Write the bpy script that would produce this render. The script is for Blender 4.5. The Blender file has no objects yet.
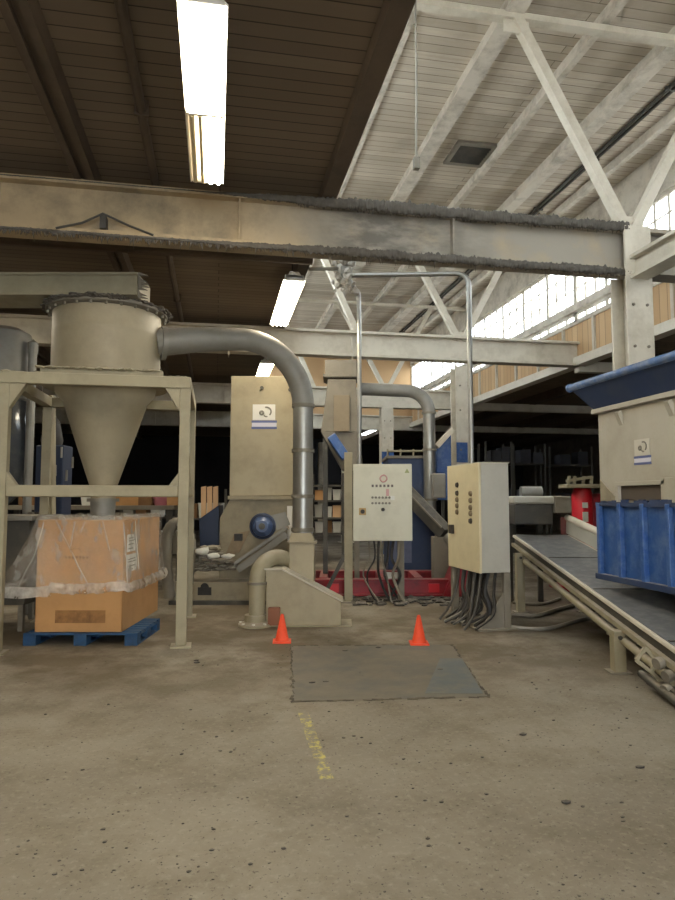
import bpy, bmesh, math, random
from mathutils import Vector, Matrix, noise as mnoise

random.seed(7)
PI = math.pi
COL = bpy.context.scene.collection
W, H, FPX = 675, 900, 650.0
YAW, PITCH = math.radians(10.6), math.radians(4.4)
CAM = Vector((0, 0, 1.6))
SA, CA = math.sin(YAW), math.cos(YAW)
FWD = Vector((SA * math.cos(PITCH), CA * math.cos(PITCH), math.sin(PITCH)))
RGT = Vector((CA, -SA, 0))
UP = RGT.cross(FWD)

# ---------------------------------------------------------------- layout helpers (photo survey -> metres)
def ray(px, py):
    d = FWD + RGT * ((px - W / 2) / FPX) - UP * ((py - H / 2) / FPX)
    return d / (d.x * SA + d.y * CA)
def at(px, py, f): return CAM + ray(px, py) * f
def ground(px, py, z=0.0):
    d = ray(px, py); return CAM + d * ((z - CAM.z) / d.z)
def onX(px, py, x):
    d = ray(px, py); return CAM + d * (x / d.x)
def onY(px, py, y):
    d = ray(px, py); return CAM + d * (y / d.y)
def C(r, f, z=0.0): return Vector((r * CA + f * SA, f * CA - r * SA, z))

# ---------------------------------------------------------------- materials
def srgb(h):
    h = h.lstrip('#')
    c = [int(h[i:i + 2], 16) / 255 for i in (0, 2, 4)]
    return tuple(x / 12.92 if x <= .04045 else ((x + .055) / 1.055) ** 2.4 for x in c)
def nd(nt, t, **kw):
    n = nt.nodes.new(t)
    for k, v in kw.items():
        if k in n.inputs: n.inputs[k].default_value = v
        else: setattr(n, k, v)
    return n
def mixc(nt, fac, a, b, blend='MIX'):
    m = nt.nodes.new('ShaderNodeMix'); m.data_type = 'RGBA'; m.blend_type = blend
    for i, v in ((0, fac), (6, a), (7, b)):
        if hasattr(v, 'is_output'): nt.links.new(v, m.inputs[i])
        elif i == 0: m.inputs[0].default_value = v
        else: m.inputs[i].default_value = (*v, 1) if len(v) == 3 else v
    return m.outputs[2]
def ramp(nt, src, p0, p1):
    r = nt.nodes.new('ShaderNodeMapRange'); r.inputs[1].default_value = p0; r.inputs[2].default_value = p1
    nt.links.new(src, r.inputs[0]); return r.outputs[0]
def noise(nt, vec, scale, detail=4, rough=.6):
    n = nd(nt, 'ShaderNodeTexNoise', Scale=scale, Detail=detail, Roughness=rough)
    nt.links.new(vec, n.inputs['Vector']); return n.outputs[0]
def mul(nt, a, b):
    m = nt.nodes.new('ShaderNodeMath'); m.operation = 'MULTIPLY'
    for i, v in enumerate((a, b)):
        if hasattr(v, 'is_output'): nt.links.new(v, m.inputs[i])
        else: m.inputs[i].default_value = v
    return m.outputs[0]
def newmat(name):
    m = bpy.data.materials.new(name); m.use_nodes = True
    nt = m.node_tree; nt.nodes.clear()
    out = nt.nodes.new('ShaderNodeOutputMaterial'); b = nt.nodes.new('ShaderNodeBsdfPrincipled')
    nt.links.new(b.outputs[0], out.inputs[0])
    return m, nt, b, out
def mat(name, col, rough=.6, metal=0., var=.12, scale=4., dirt=None, damt=.5, dscale=2.5, dust=0., bump=.0, bscale=30.):
    m, nt, b, out = newmat(name)
    col = srgb(col) if isinstance(col, str) else col
    pos = nt.nodes.new('ShaderNodeNewGeometry')
    p = pos.outputs['Position']
    c = mixc(nt, noise(nt, p, scale), tuple(x * (1 - var) for x in col), tuple(min(1, x * (1 + var)) for x in col))
    if dirt:
        d = srgb(dirt)
        f = mul(nt, ramp(nt, noise(nt, p, dscale, 8, .7), .45, .68), damt)
        c = mixc(nt, f, c, d)
    if dust:
        sx = nt.nodes.new('ShaderNodeSeparateXYZ'); nt.links.new(pos.outputs['Normal'], sx.inputs[0])
        f = mul(nt, mul(nt, ramp(nt, sx.outputs[2], .4, .95), ramp(nt, noise(nt, p, 9, 6), .2, .6)), dust)
        c = mixc(nt, f, c, srgb('#a9a294'))
    nt.links.new(c, b.inputs['Base Color'])
    b.inputs['Roughness'].default_value = rough; b.inputs['Metallic'].default_value = metal
    if bump:
        bp = nd(nt, 'ShaderNodeBump', Strength=bump, Distance=.02)
        nt.links.new(noise(nt, p, bscale, 6), bp.inputs['Height']); nt.links.new(bp.outputs[0], b.inputs['Normal'])
    return m
def emit(name, col, s):
    m, nt, b, out = newmat(name); nt.nodes.remove(b)
    e = nd(nt, 'ShaderNodeEmission', Color=(*col, 1), Strength=s); nt.links.new(e.outputs[0], out.inputs[0]); return m

M = {}
M['beige'] = mat('beige_machine_paint', '#a0967c', .5, var=.08, scale=2, dirt='#6d6350', damt=.35, dust=.5)
M['beige_dusty'] = mat('dusty_beige_paint', '#8f8670', .65, var=.12, scale=3, dirt='#5d5546', damt=.5, dust=.9, bump=.1)
M['frame_beige'] = mat('frame_beige_paint', '#989179', .6, var=.1, scale=3, dirt='#6b6350', damt=.4, dust=.9)
M['cyclone'] = mat('dusty_cyclone_steel', '#9c927a', .55, var=.14, scale=2.2, dirt='#77705f', damt=.5, dscale=1.6, dust=.8)
M['galv'] = mat('galvanized_steel', '#9c9d99', .38, .75, var=.12, scale=6, dirt='#7a7468', damt=.4, dust=.6)
M['galv_dull'] = mat('dull_galvanized_duct', '#8b8a84', .55, .35, var=.14, scale=5, dirt='#6a6355', damt=.5, dust=.9)
M['grey_dusty'] = mat('grey_dusty_steel', '#7d786c', .75, var=.16, scale=5, dirt='#4b463d', damt=.5, dust=.9, bump=.2)
M['grey_dark'] = mat('dark_grey_steel', '#44433f', .6, .2, var=.2, scale=5, dirt='#6a6455', damt=.4, dust=.5)
M['black'] = mat('black_rubber', '#1d1d1e', .6, var=.3, scale=8, dirt='#56524a', damt=.35, dust=.4)
M['panel'] = mat('panel_offwhite_paint', '#c3c2ae', .42, var=.05, scale=2, dirt='#8d8872', damt=.25, dust=.4)
M['panel_cream'] = mat('panel_cream_paint', '#cfc5a3', .42, var=.05, scale=2, dirt='#988d6c', damt=.25, dust=.4)
M['panel_grey'] = mat('panel_side_grey_paint', '#b0afa6', .45, var=.06, scale=2, dirt='#8a867b', damt=.25)
M['blue'] = mat('blue_paint', '#284f8a', .5, var=.16, scale=6, dirt='#7389a6', damt=.4, dscale=7, dust=.55)
M['blue_dark'] = mat('dark_blue_paint', '#24375a', .55, var=.16, scale=5, dirt='#3a4354', damt=.7, dust=.55)
M['blue_motor'] = mat('blue_motor_paint', '#4b5f85', .4, var=.1, dirt='#2c3444', damt=.4)
M['shred'] = mat('shredder_beige_grey', '#a8a394', .5, var=.07, scale=2, dirt='#857d69', damt=.4, dscale=1.8, dust=.5)
M['red'] = mat('red_paint', '#981a2a', .5, var=.25, scale=5, dirt='#3a2022', damt=.8, dust=.3)
M['red_bright'] = mat('bright_red_paint', '#d0202f', .4, var=.1, scale=5, dirt='#6c1a20', damt=.3)
M['orange'] = mat('cone_orange', '#f0502a', .5, var=.06, scale=8, dirt='#9c3a22', damt=.3, dscale=12)
M['cream_steel'] = mat('cream_building_steel', '#c6c0b0', .6, var=.08, scale=3, dirt='#8e826c', damt=.45, dust=.6)
M['cream_bright'] = mat('white_fascia_paint', '#d6d0c2', .6, var=.06, scale=3, dirt='#9a9080', damt=.35)
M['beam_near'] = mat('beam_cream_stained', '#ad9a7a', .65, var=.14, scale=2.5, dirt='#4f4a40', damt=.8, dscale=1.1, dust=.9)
M['lint'] = mat('grey_dust_lint', '#57534d', .95, var=.5, scale=16)
M['wood_tan'] = mat('tan_wood_boarding', '#c4a986', .75, var=.2, scale=3, dirt='#8a7050', damt=.4)
M['joist_dark'] = mat('dark_stained_joist', '#54473a', .75, var=.2, scale=4, dirt='#2e2720', damt=.5)
M['joist_light'] = mat('whitewashed_rafter', '#cdc7ba', .75, var=.12, scale=3, dirt='#736b5c', damt=.6)
M['card'] = mat('brown_cardboard', '#b98d5c', .8, var=.08, scale=3, dirt='#8d673d', damt=.35)
M['card_dark'] = mat('dark_cardboard', '#7c5c3c', .85, var=.15, scale=3, dirt='#4d3925', damt=.4)
M['pallet'] = mat('blue_pallet_paint', '#1f486f', .75, var=.2, scale=8, dirt='#25303d', damt=.7, dscale=6)
M['white'] = mat('white_label', '#dcdad2', .5, var=.03)
M['mark_blue'] = mat('label_blue_print', '#56608a', .5, var=.05)
M['mark_grey'] = mat('label_grey_print', '#77746a', .5, var=.05)
M['mark_pink'] = mat('faded_pink_print', '#b98f8c', .5, var=.05)
M['mark_dark'] = mat('dark_print', '#5a5250', .5, var=.1)
M['button'] = mat('dark_button', '#2b241d', .5, var=.2)
M['pink'] = mat('pink_plastic', '#b7717c', .5, var=.1)
M['tanboard'] = mat('tan_board', '#cda981', .75, var=.1)
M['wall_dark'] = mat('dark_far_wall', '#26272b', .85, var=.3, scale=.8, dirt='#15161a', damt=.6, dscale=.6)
M['wall_side'] = mat('side_wall_paint', '#6e6659', .85, var=.2, scale=.8, dirt='#3d382f', damt=.5)
M['scrap'] = mat('white_scrap', '#cfd0c9', .6, var=.2, scale=12)
M['navy'] = mat('navy_plastic', '#1d2c47', .5, var=.2, scale=6)
M['tube'] = emit('lit_tube', (1, .87, .66), 62)
M['tube_off'] = mat('unlit_tube', '#d8c8a0', .35, var=.03)
M['reflector'] = mat('white_reflector', '#e8e4da', .4, var=.03)

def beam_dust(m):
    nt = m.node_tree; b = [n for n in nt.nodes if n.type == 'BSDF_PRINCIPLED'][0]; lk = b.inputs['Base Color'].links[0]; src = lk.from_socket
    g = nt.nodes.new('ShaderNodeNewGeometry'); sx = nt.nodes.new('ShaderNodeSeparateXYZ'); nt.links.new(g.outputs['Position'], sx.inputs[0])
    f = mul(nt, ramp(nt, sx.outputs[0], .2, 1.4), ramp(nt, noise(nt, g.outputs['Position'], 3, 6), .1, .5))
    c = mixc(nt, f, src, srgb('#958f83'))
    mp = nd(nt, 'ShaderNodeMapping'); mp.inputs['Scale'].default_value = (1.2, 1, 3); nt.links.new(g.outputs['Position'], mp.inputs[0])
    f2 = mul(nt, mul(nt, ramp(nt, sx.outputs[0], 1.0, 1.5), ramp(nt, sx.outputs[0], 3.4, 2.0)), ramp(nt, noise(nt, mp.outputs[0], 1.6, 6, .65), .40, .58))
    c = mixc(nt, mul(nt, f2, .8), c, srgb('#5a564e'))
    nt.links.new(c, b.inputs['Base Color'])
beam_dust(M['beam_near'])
def plank_mat(name, base, dark, line, w=.14, var=.3, stain=None):
    """boards running along X, joints along Y every w metres"""
    m, nt, b, out = newmat(name)
    g = nt.nodes.new('ShaderNodeNewGeometry'); p = g.outputs['Position']
    br = nd(nt, 'ShaderNodeTexBrick', Scale=1.0)
    br.inputs['Mortar Size'].default_value = .007; br.inputs['Mortar Smooth'].default_value = .3
    br.inputs['Brick Width'].default_value = 9.0; br.inputs['Row Height'].default_value = w
    a = srgb(base); d = srgb(dark)
    br.inputs['Color1'].default_value = (*a, 1); br.inputs['Color2'].default_value = (*d, 1); br.inputs['Mortar'].default_value = (*srgb(line), 1)
    nt.links.new(p, br.inputs['Vector'])
    mp = nd(nt, 'ShaderNodeMapping'); mp.inputs['Scale'].default_value = (.7, 9, 1); nt.links.new(p, mp.inputs[0])
    c = mixc(nt, mul(nt, ramp(nt, noise(nt, mp.outputs[0], 2.5, 5), .35, .75), var), br.outputs['Color'], d)
    if stain:
        c = mixc(nt, mul(nt, ramp(nt, noise(nt, p, .7, 6, .65), .5, .7), .6), c, srgb(stain))
    nt.links.new(c, b.inputs['Base Color']); b.inputs['Roughness'].default_value = .8
    bp = nd(nt, 'ShaderNodeBump', Strength=.4, Distance=.02); bp.invert = True
    nt.links.new(br.outputs['Fac'], bp.inputs['Height']); nt.links.new(bp.outputs[0], b.inputs['Normal'])
    return m
M['ceil_dark'] = plank_mat('dark_plank_ceiling', '#776857', '#685a4a', '#2c251e', .15)
M['ceil_light'] = plank_mat('whitewashed_plank_ceiling', '#d3cbbb', '#b0a695', '#5f574a', .15, .75, '#8b8070')
M['endwall'] = plank_mat('tan_board_wall', '#c8ab84', '#b4946c', '#6d5740', .2)

def floor_mat():
    m, nt, b, out = newmat('dusty_concrete_floor')
    g = nt.nodes.new('ShaderNodeNewGeometry'); p = g.outputs['Position']
    c = mixc(nt, ramp(nt, noise(nt, p, .55, 6, .6), .35, .68), srgb('#7f796d'), srgb('#999386'))
    c = mixc(nt, mul(nt, ramp(nt, noise(nt, p, 1.6, 9, .72), .46, .66), .6), c, srgb('#69614f'))
    c = mixc(nt, mul(nt, ramp(nt, noise(nt, p, 26, 4, .7), .52, .72), .45), c, srgb('#aaa698'))
    c = mixc(nt, mul(nt, ramp(nt, noise(nt, p, 34, 4, .75), .60, .66), .85), c, srgb('#453f36'))
    # oily traffic stain by the machines
    sx = nt.nodes.new('ShaderNodeSeparateXYZ'); nt.links.new(p, sx.inputs[0])
    f = mul(nt, ramp(nt, sx.outputs[1], 4.6, 6.6), ramp(nt, noise(nt, p, .8, 7, .7), .36, .56))
    c = mixc(nt, mul(nt, f, .75), c, srgb('#54462f'))
    # worn yellow line fragments
    a0 = ground(303, 712); a1 = ground(327, 779)
    d = (a1 - a0); L = d.length; ang = math.atan2(d.y, d.x)
    mp = nd(nt, 'ShaderNodeMapping', vector_type='TEXTURE'); mp.inputs['Location'].default_value = a0
    mp.inputs['Rotation'].default_value = (0, 0, ang); nt.links.new(p, mp.inputs[0])
    s2 = nt.nodes.new('ShaderNodeSeparateXYZ'); nt.links.new(mp.outputs[0], s2.inputs[0])
    def lt(src, v, op='LESS_THAN'):
        q = nt.nodes.new('ShaderNodeMath'); q.operation = op; nt.links.new(src, q.inputs[0]); q.inputs[1].default_value = v; return q.outputs[0]
    ab = nt.nodes.new('ShaderNodeMath'); ab.operation = 'ABSOLUTE'; nt.links.new(s2.outputs[1], ab.inputs[0])
    mask = mul(nt, mul(nt, lt(ab.outputs[0], .04), lt(s2.outputs[0], 0, 'GREATER_THAN')), lt(s2.outputs[0], L))
    mask = mul(nt, mask, ramp(nt, noise(nt, p, 17, 6, .75), .49, .60))
    c = mixc(nt, mul(nt, mask, .85), c, srgb('#cfc36a'))
    nt.links.new(c, b.inputs['Base Color'])
    b.inputs['Roughness'].default_value = .72
    bp = nd(nt, 'ShaderNodeBump', Strength=.25, Distance=.01)
    nt.links.new(noise(nt, p, 35, 8, .7), bp.inputs['Height']); nt.links.new(bp.outputs[0], b.inputs['Normal'])
    return m
M['floor'] = floor_mat()
M['patch'] = mat('patched_concrete', '#777267', .75, var=.2, scale=7, dirt='#5f6163', damt=.8, dscale=1.8, bump=.2)
M['patch_edge'] = mat('cracked_dark_joint', '#4a453d', .9, var=.3, scale=14, dirt='#7a7262', damt=.8, dscale=7)
M['patch_blue'] = mat('steel_blue_plate', '#5b646a', .55, var=.15, scale=7, dirt='#7d7767', damt=.6, dscale=4)

def pane_mat():
    m, nt, b, out = newmat('grimy_window_glass'); nt.nodes.remove(b)
    t = nd(nt, 'ShaderNodeBsdfTransparent', Color=(.93, .95, .96, 1)); tl = nd(nt, 'ShaderNodeBsdfTranslucent', Color=(.85, .87, .87, 1))
    g = nt.nodes.new('ShaderNodeNewGeometry')
    mx = nt.nodes.new('ShaderNodeMixShader'); nt.links.new(ramp(nt, noise(nt, g.outputs['Position'], 1.5), 0, 1.6), mx.inputs[0])
    nt.links.new(t.outputs[0], mx.inputs[1]); nt.links.new(tl.outputs[0], mx.inputs[2]); nt.links.new(mx.outputs[0], out.inputs[0])
    return m
M['pane'] = pane_mat()
def film_mat(name, lo, hi):
    m, nt, b, out = newmat(name)
    b.inputs['Base Color'].default_value = (.88, .86, .80, 1); b.inputs['Roughness'].default_value = .18
    t = nt.nodes.new('ShaderNodeBsdfTransparent'); tl = nd(nt, 'ShaderNodeBsdfTranslucent', Color=(.9, .88, .82, 1))
    m1 = nd(nt, 'ShaderNodeMixShader', Fac=.4); nt.links.new(b.outputs[0], m1.inputs[1]); nt.links.new(tl.outputs[0], m1.inputs[2])
    g = nt.nodes.new('ShaderNodeNewGeometry')
    mp = nd(nt, 'ShaderNodeMapping'); mp.inputs['Rotation'].default_value = (.3, .6, .2); mp.inputs['Scale'].default_value = (3.5, 3.5, 1.8)
    nt.links.new(g.outputs['Position'], mp.inputs[0])
    r = nt.nodes.new('ShaderNodeMapRange'); r.inputs[1].default_value = .35; r.inputs[2].default_value = .75; r.inputs[3].default_value = lo; r.inputs[4].default_value = hi
    nt.links.new(noise(nt, mp.outputs[0], 1.6, 5, .6), r.inputs[0])
    mx = nt.nodes.new('ShaderNodeMixShader')
    nt.links.new(r.outputs[0], mx.inputs[0])
    nt.links.new(t.outputs[0], mx.inputs[1]); nt.links.new(m1.outputs[0], mx.inputs[2]); nt.links.new(mx.outputs[0], out.inputs[0])
    return m
M['film'] = film_mat('clear_polythene', .09, .44)
M['film_hem'] = film_mat('bunched_polythene', .25, .75)

# ---------------------------------------------------------------- mesh builder
class MB:
    def __init__(s): s.bm = bmesh.new()
    def hexa(s, pts):
        v = [s.bm.verts.new(p) for p in pts]      # 4 bottom, 4 top (same winding)
        for f in ((0, 3, 2, 1), (4, 5, 6, 7), (0, 1, 5, 4), (1, 2, 6, 5), (2, 3, 7, 6), (3, 0, 4, 7)):
            s.bm.faces.new([v[i] for i in f])
        return s
    def box(s, x0, x1, y0, y1, z0, z1):
        return s.hexa([(x0, y0, z0), (x1, y0, z0), (x1, y1, z0), (x0, y1, z0), (x0, y0, z1), (x1, y0, z1), (x1, y1, z1), (x0, y1, z1)])
    def frustum(s, a, za, b, zb):                 # a, b = (x0,x1,y0,y1)
        q = lambda r, z: [(r[0], r[2], z), (r[1], r[2], z), (r[1], r[3], z), (r[0], r[3], z)]
        return s.hexa(q(a, za) + q(b, zb))
    def bar(s, p, q, w, h, up=(0, 0, 1)):
        p, q = Vector(p), Vector(q); d = (q - p).normalized(); u = Vector(up)
        sd = d.cross(u)
        if sd.length < 1e-4: sd = d.cross(Vector((0, 1, 0)))
        sd.normalize(); u = sd.cross(d).normalized(); a, b = sd * w / 2, u * h / 2
        return s.hexa([p - a - b, p + a - b, p + a + b, p - a + b, q - a - b, q + a - b, q + a + b, q - a + b])
    def tube(s, path, r, n=12, cap=True):
        path = [Vector(p) for p in path]; rs = r if isinstance(r, (list, tuple)) else [r] * len(path)
        rings = []; prev = None
        for i, p in enumerate(path):
            d = (path[min(i + 1, len(path) - 1)] - path[max(i - 1, 0)]).normalized()
            if prev is None:
                a = d.cross(Vector((0, 0, 1)))
                if a.length < .05: a = d.cross(Vector((0, 1, 0)))
            else: a = prev - d * prev.dot(d)
            a.normalize(); prev = a; b = d.cross(a)
            rings.append([s.bm.verts.new(p + (a * math.cos(t) + b * math.sin(t)) * rs[i]) for t in [2 * PI * k / n for k in range(n)]])
        for r0, r1 in zip(rings, rings[1:]):
            for k in range(n): s.bm.faces.new([r0[k], r0[(k + 1) % n], r1[(k + 1) % n], r1[k]])
        if cap:
            s.bm.faces.new(rings[0][::-1]); s.bm.faces.new(rings[-1])
        return s
    def lathe(s, prof, c=(0, 0, 0), n=40, axis=None):  # prof = [(r,z)]
        R = Matrix.Identity(3) if axis is None else Vector((0, 0, 1)).rotation_difference(Vector(axis)).to_matrix()
        c = Vector(c); rings = []
        for r, z in prof:
            if r < 1e-5: rings.append([s.bm.verts.new(c + R @ Vector((0, 0, z)))])
            else: rings.append([s.bm.verts.new(c + R @ Vector((r * math.cos(t), r * math.sin(t), z))) for t in [2 * PI * k / n for k in range(n)]])
        for a, b in zip(rings, rings[1:]):
            for k in range(n):
                k2 = (k + 1) % n
                if len(a) == 1 and len(b) == 1: break
                if len(a) == 1: s.bm.faces.new([a[0], b[k2], b[k]])
                elif len(b) == 1: s.bm.faces.new([a[k], a[k2], b[0]])
                else: s.bm.faces.new([a[k], a[k2], b[k2], b[k]])
        return s
    def prism(s, poly, v):                        # polygon extruded by v
        v = Vector(v); a = [s.bm.verts.new(p) for p in poly]; b = [s.bm.verts.new(Vector(p) + v) for p in poly]
        n = len(a); s.bm.faces.new(a[::-1]); s.bm.faces.new(b)
        for k in range(n): s.bm.faces.new([a[k], a[(k + 1) % n], b[(k + 1) % n], b[k]])
        return s
    def grid(s, fn, nu, nv, closed=False):
        g = [[s.bm.verts.new(fn(i / nu, j / nv)) for j in range(nv + 1)] for i in range(nu if closed else nu + 1)]
        for i in range(nu):
            i2 = (i + 1) % nu if closed else i + 1
            for j in range(nv): s.bm.faces.new([g[i][j], g[i2][j], g[i2][j + 1], g[i][j + 1]])
        return s
    def blob(s, c, r, sq=(1, 1, 1), seed=0, rough=.35, sub=1):
        t = bmesh.new(); bmesh.ops.create_icosphere(t, subdivisions=sub, radius=1)
        vm = {}
        for v in t.verts:
            k = 1 + rough * mnoise.noise(v.co * 1.7 + Vector((seed * 3.1, seed, 0)))
            vm[v.index] = s.bm.verts.new(Vector(c) + Vector((v.co.x * r * sq[0], v.co.y * r * sq[1], v.co.z * r * sq[2])) * k)
        for f in t.faces: s.bm.faces.new([vm[v.index] for v in f.verts])
        t.free(); return s
    def build(s, name, m, parent=None, bevel=0., smooth=None, origin=None, world=False, rotz=0.):
        bmesh.ops.recalc_face_normals(s.bm, faces=s.bm.faces)
        if parent is not None and world: s.bm.transform(ROOT[parent.name].inverted())
        if origin is not None:
            s.bm.transform((Matrix.Translation(origin) @ Matrix.Rotation(rotz, 4, 'Z')).inverted()) if world or rotz == 0 else None
        me = bpy.data.meshes.new(name)
        if smooth is not None:
            lim = math.cos(math.radians(smooth))
            for f in s.bm.faces: f.smooth = True
            for e in s.bm.edges:
                if len(e.link_faces) == 2 and e.link_faces[0].normal.dot(e.link_faces[1].normal) < lim: e.smooth = False
        s.bm.to_mesh(me); s.bm.free()
        me.materials.append(m)
        o = bpy.data.objects.new(name, me); COL.objects.link(o)
        if origin is not None: o.location = origin; o.rotation_euler.z = rotz
        if parent is not None: o.parent = parent; ROOT[o.name] = ROOT[parent.name]
        else: ROOT[o.name] = Matrix.Translation(o.location) @ Matrix.Rotation(rotz, 4, 'Z')
        if bevel:
            b = o.modifiers.new('bevel', 'BEVEL'); b.width = bevel; b.segments = 2; b.limit_method = 'ANGLE'; b.angle_limit = .6
        return o
ROOT = {}
def each_piece(mb, name, m, parent, **kw):
    """every loose piece of the builder becomes a part of its own"""
    left = set(mb.bm.verts); out = []
    while left:
        st = [left.pop()]; isl = set(st)
        while st:
            for e in st.pop().link_edges:
                for v in e.verts:
                    if v in left: left.discard(v); isl.add(v); st.append(v)
        p = MB(); vm = {v: p.bm.verts.new(v.co) for v in isl}
        for f in {f for v in isl for f in v.link_faces}: p.bm.faces.new([vm[v] for v in f.verts])
        out.append(p.build(name, m, parent, **kw))
    return out
def tag(o, label=None, cat=None, group=None, kind=None):
    if label: o['label'] = label
    if cat: o['category'] = cat
    if group: o['group'] = group
    if kind: o['kind'] = kind
    return o
def thing(name, label, cat, loc=(0, 0, 0), rotz=0., group=None, kind=None):
    o = bpy.data.objects.new(name, None); COL.objects.link(o); o.location = loc; o.rotation_euler.z = rotz
    o.empty_display_size = .1
    ROOT[o.name] = Matrix.Translation(Vector(loc)) @ Matrix.Rotation(rotz, 4, 'Z')
    return tag(o, label, cat, group, kind)
def copy_tree(o, parent=None):
    c = o.copy(); COL.objects.link(c)
    if parent is not None: c.parent = parent
    ROOT[c.name] = ROOT[o.name]
    for ch in list(KIDS(o)): copy_tree(ch, c)
    return c
def KIDS(o): return [k for k in COL.objects if k.parent == o]
def struct(mb, name, m, label=None, cat=None, **kw):
    o = mb.build(name, m, **kw); return tag(o, label, cat, None, 'structure')
def arc(c, u, v, r, a0, a1, n=8):
    c, u, v = Vector(c), Vector(u), Vector(v)
    return [c + (u * math.cos(a0 + (a1 - a0) * k / n) + v * math.sin(a0 + (a1 - a0) * k / n)) * r for k in range(n + 1)]
CROT = -YAW            # camera-facing machines stand turned by this much

# ================================================================ BUILDING
ROWS = [1.1, 6.9, 12.45, 18.4, 24.3]
XE, XC, XM = 1.20, 4.9, 7.5       # edge of low roof / column line / far side of monitor
ZB0, ZB1 = 4.30, 4.86              # beam bottom, top
ZR, ZM = 5.06, 7.62                # low ceiling, monitor ceiling
X0, X1, Y0, Y1 = -14, 18, -9, 36

struct(MB().box(X0, X1, Y0, Y1, -.2, 0), 'floor', M['floor'])
struct(MB().box(X0 - .3, X0, Y0, Y1, 0, 5.3), 'wall_left', M['wall_side'])
struct(MB().box(X1, X1 + .3, Y0, Y1, 0, 5.3), 'wall_right', M['wall_side'])
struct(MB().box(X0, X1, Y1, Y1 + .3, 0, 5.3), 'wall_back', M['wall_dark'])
fw = MB()
fw.box(X0, -2.6, Y0 - .3, Y0, 0, 5.3).box(3.4, X1, Y0 - .3, Y0, 0, 5.3).box(-2.6, 3.4, Y0 - .3, Y0, 3.6, 5.3)  # unseen door opening, added and sized to let in frontal daylight
struct(fw, 'wall_front', M['wall_side'])
# low roofs: left of the monitor, beyond it, and the right bay
struct(MB().box(X0, XE, Y0, Y1, ZR, ZR + .2).box(XE, XM, ROWS[-1] + .1, Y1, ZR, ZR + .2), 'ceiling', M['ceil_dark'])
struct(MB().box(XM + .12, X1, Y0, Y1, ZR - .3, ZR - .1), 'ceiling', M['ceil_dark'])
struct(MB().box(XE - .3, XM + .3, Y0, ROWS[-1] + .1, ZM, ZM + .2), 'ceiling', M['ceil_light'])
struct(MB().box(XE, XM, ROWS[-1], ROWS[-1] + .1, ZB1, ZM), 'wall_back', M['endwall'])
struct(MB().box(XE, XM, Y0, Y0 + .1, ZR, ZM), 'wall_front', M['endwall'])
# tan boarding and fascia under the monitor windows, right side
tb = MB().box(XM, XM + .12, Y0, ROWS[-1], 4.58, 5.34)
struct(tb, 'wall_right', M['endwall'])
st = MB()
y = -8.
while y < 24.2:
    st.box(XM - .05, XM, y, y + .07, 4.6, 5.34); y += 1.16
struct(st, 'trim_1', M['cream_steel'])
struct(MB().box(XM - .1, XM + .14, Y0, ROWS[-1], 4.42, 4.6), 'trim_2', M['cream_bright'])
struct(MB().box(XM - .08, XM + .1, Y0, ROWS[-1], 5.6, 5.74).box(XM - .04, XM + .1, Y0, ROWS[-1], 5.32, 5.37).box(XM - .04, XM + .1, Y0, ROWS[-1], 6.86, ZM), 'trim_3', M['joist_light'])
struct(MB().box(XE - .12, XE, Y0, ROWS[-1], ZR + .2, 5.4).box(XE - .12, XE, Y0, ROWS[-1], 6.86, ZM), 'wall_left', M['cream_steel'])
# windows of the monitor, one unit per bay and side
def window(n, x, y0, y1, z0, z1, split=None):
    f = MB()
    f.box(x, x + .06, y0, y1, z0, z0 + .06).box(x, x + .06, y0, y1, z1 - .06, z1)
    f.box(x, x + .06, y0, y0 + .06, z0, z1).box(x, x + .06, y1 - .06, y1, z0, z1)
    o = struct(f, 'window_%d' % n, M['joist_light'])
    nb = max(1, round((y1 - y0) / 1.16)); g = MB()
    for k in range(1, nb * 3):
        yy = y0 + (y1 - y0) * k / (nb * 3); w = .045 if k % 3 == 0 else .022
        g.box(x + .01, x + .05, yy - w, yy + w, z0 + .05, z1 - .05)
    for k in range(1, 3 if z1 - z0 > .6 else 1):
        zz = z0 + (z1 - z0) * k / 3; g.box(x + .015, x + .045, y0, y1, zz - .01, zz + .01)
    g.build('mullions', M['joist_light'], o)
    MB().box(x + .027, x + .033, y0 + .05, y1 - .05, z0 + .05, z1 - .05).build('pane', M['pane'], o)
n = 1
bays = list(zip([-4.7] + ROWS[:-1], ROWS))
for a, b in bays:
    window(n, XM, a, b, 5.74, 6.86); n += 1
    window(n, XM, a, b, 5.37, 5.60); n += 1
    window(n, XE - .1, a, b, 5.4, 6.86); n += 1
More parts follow.
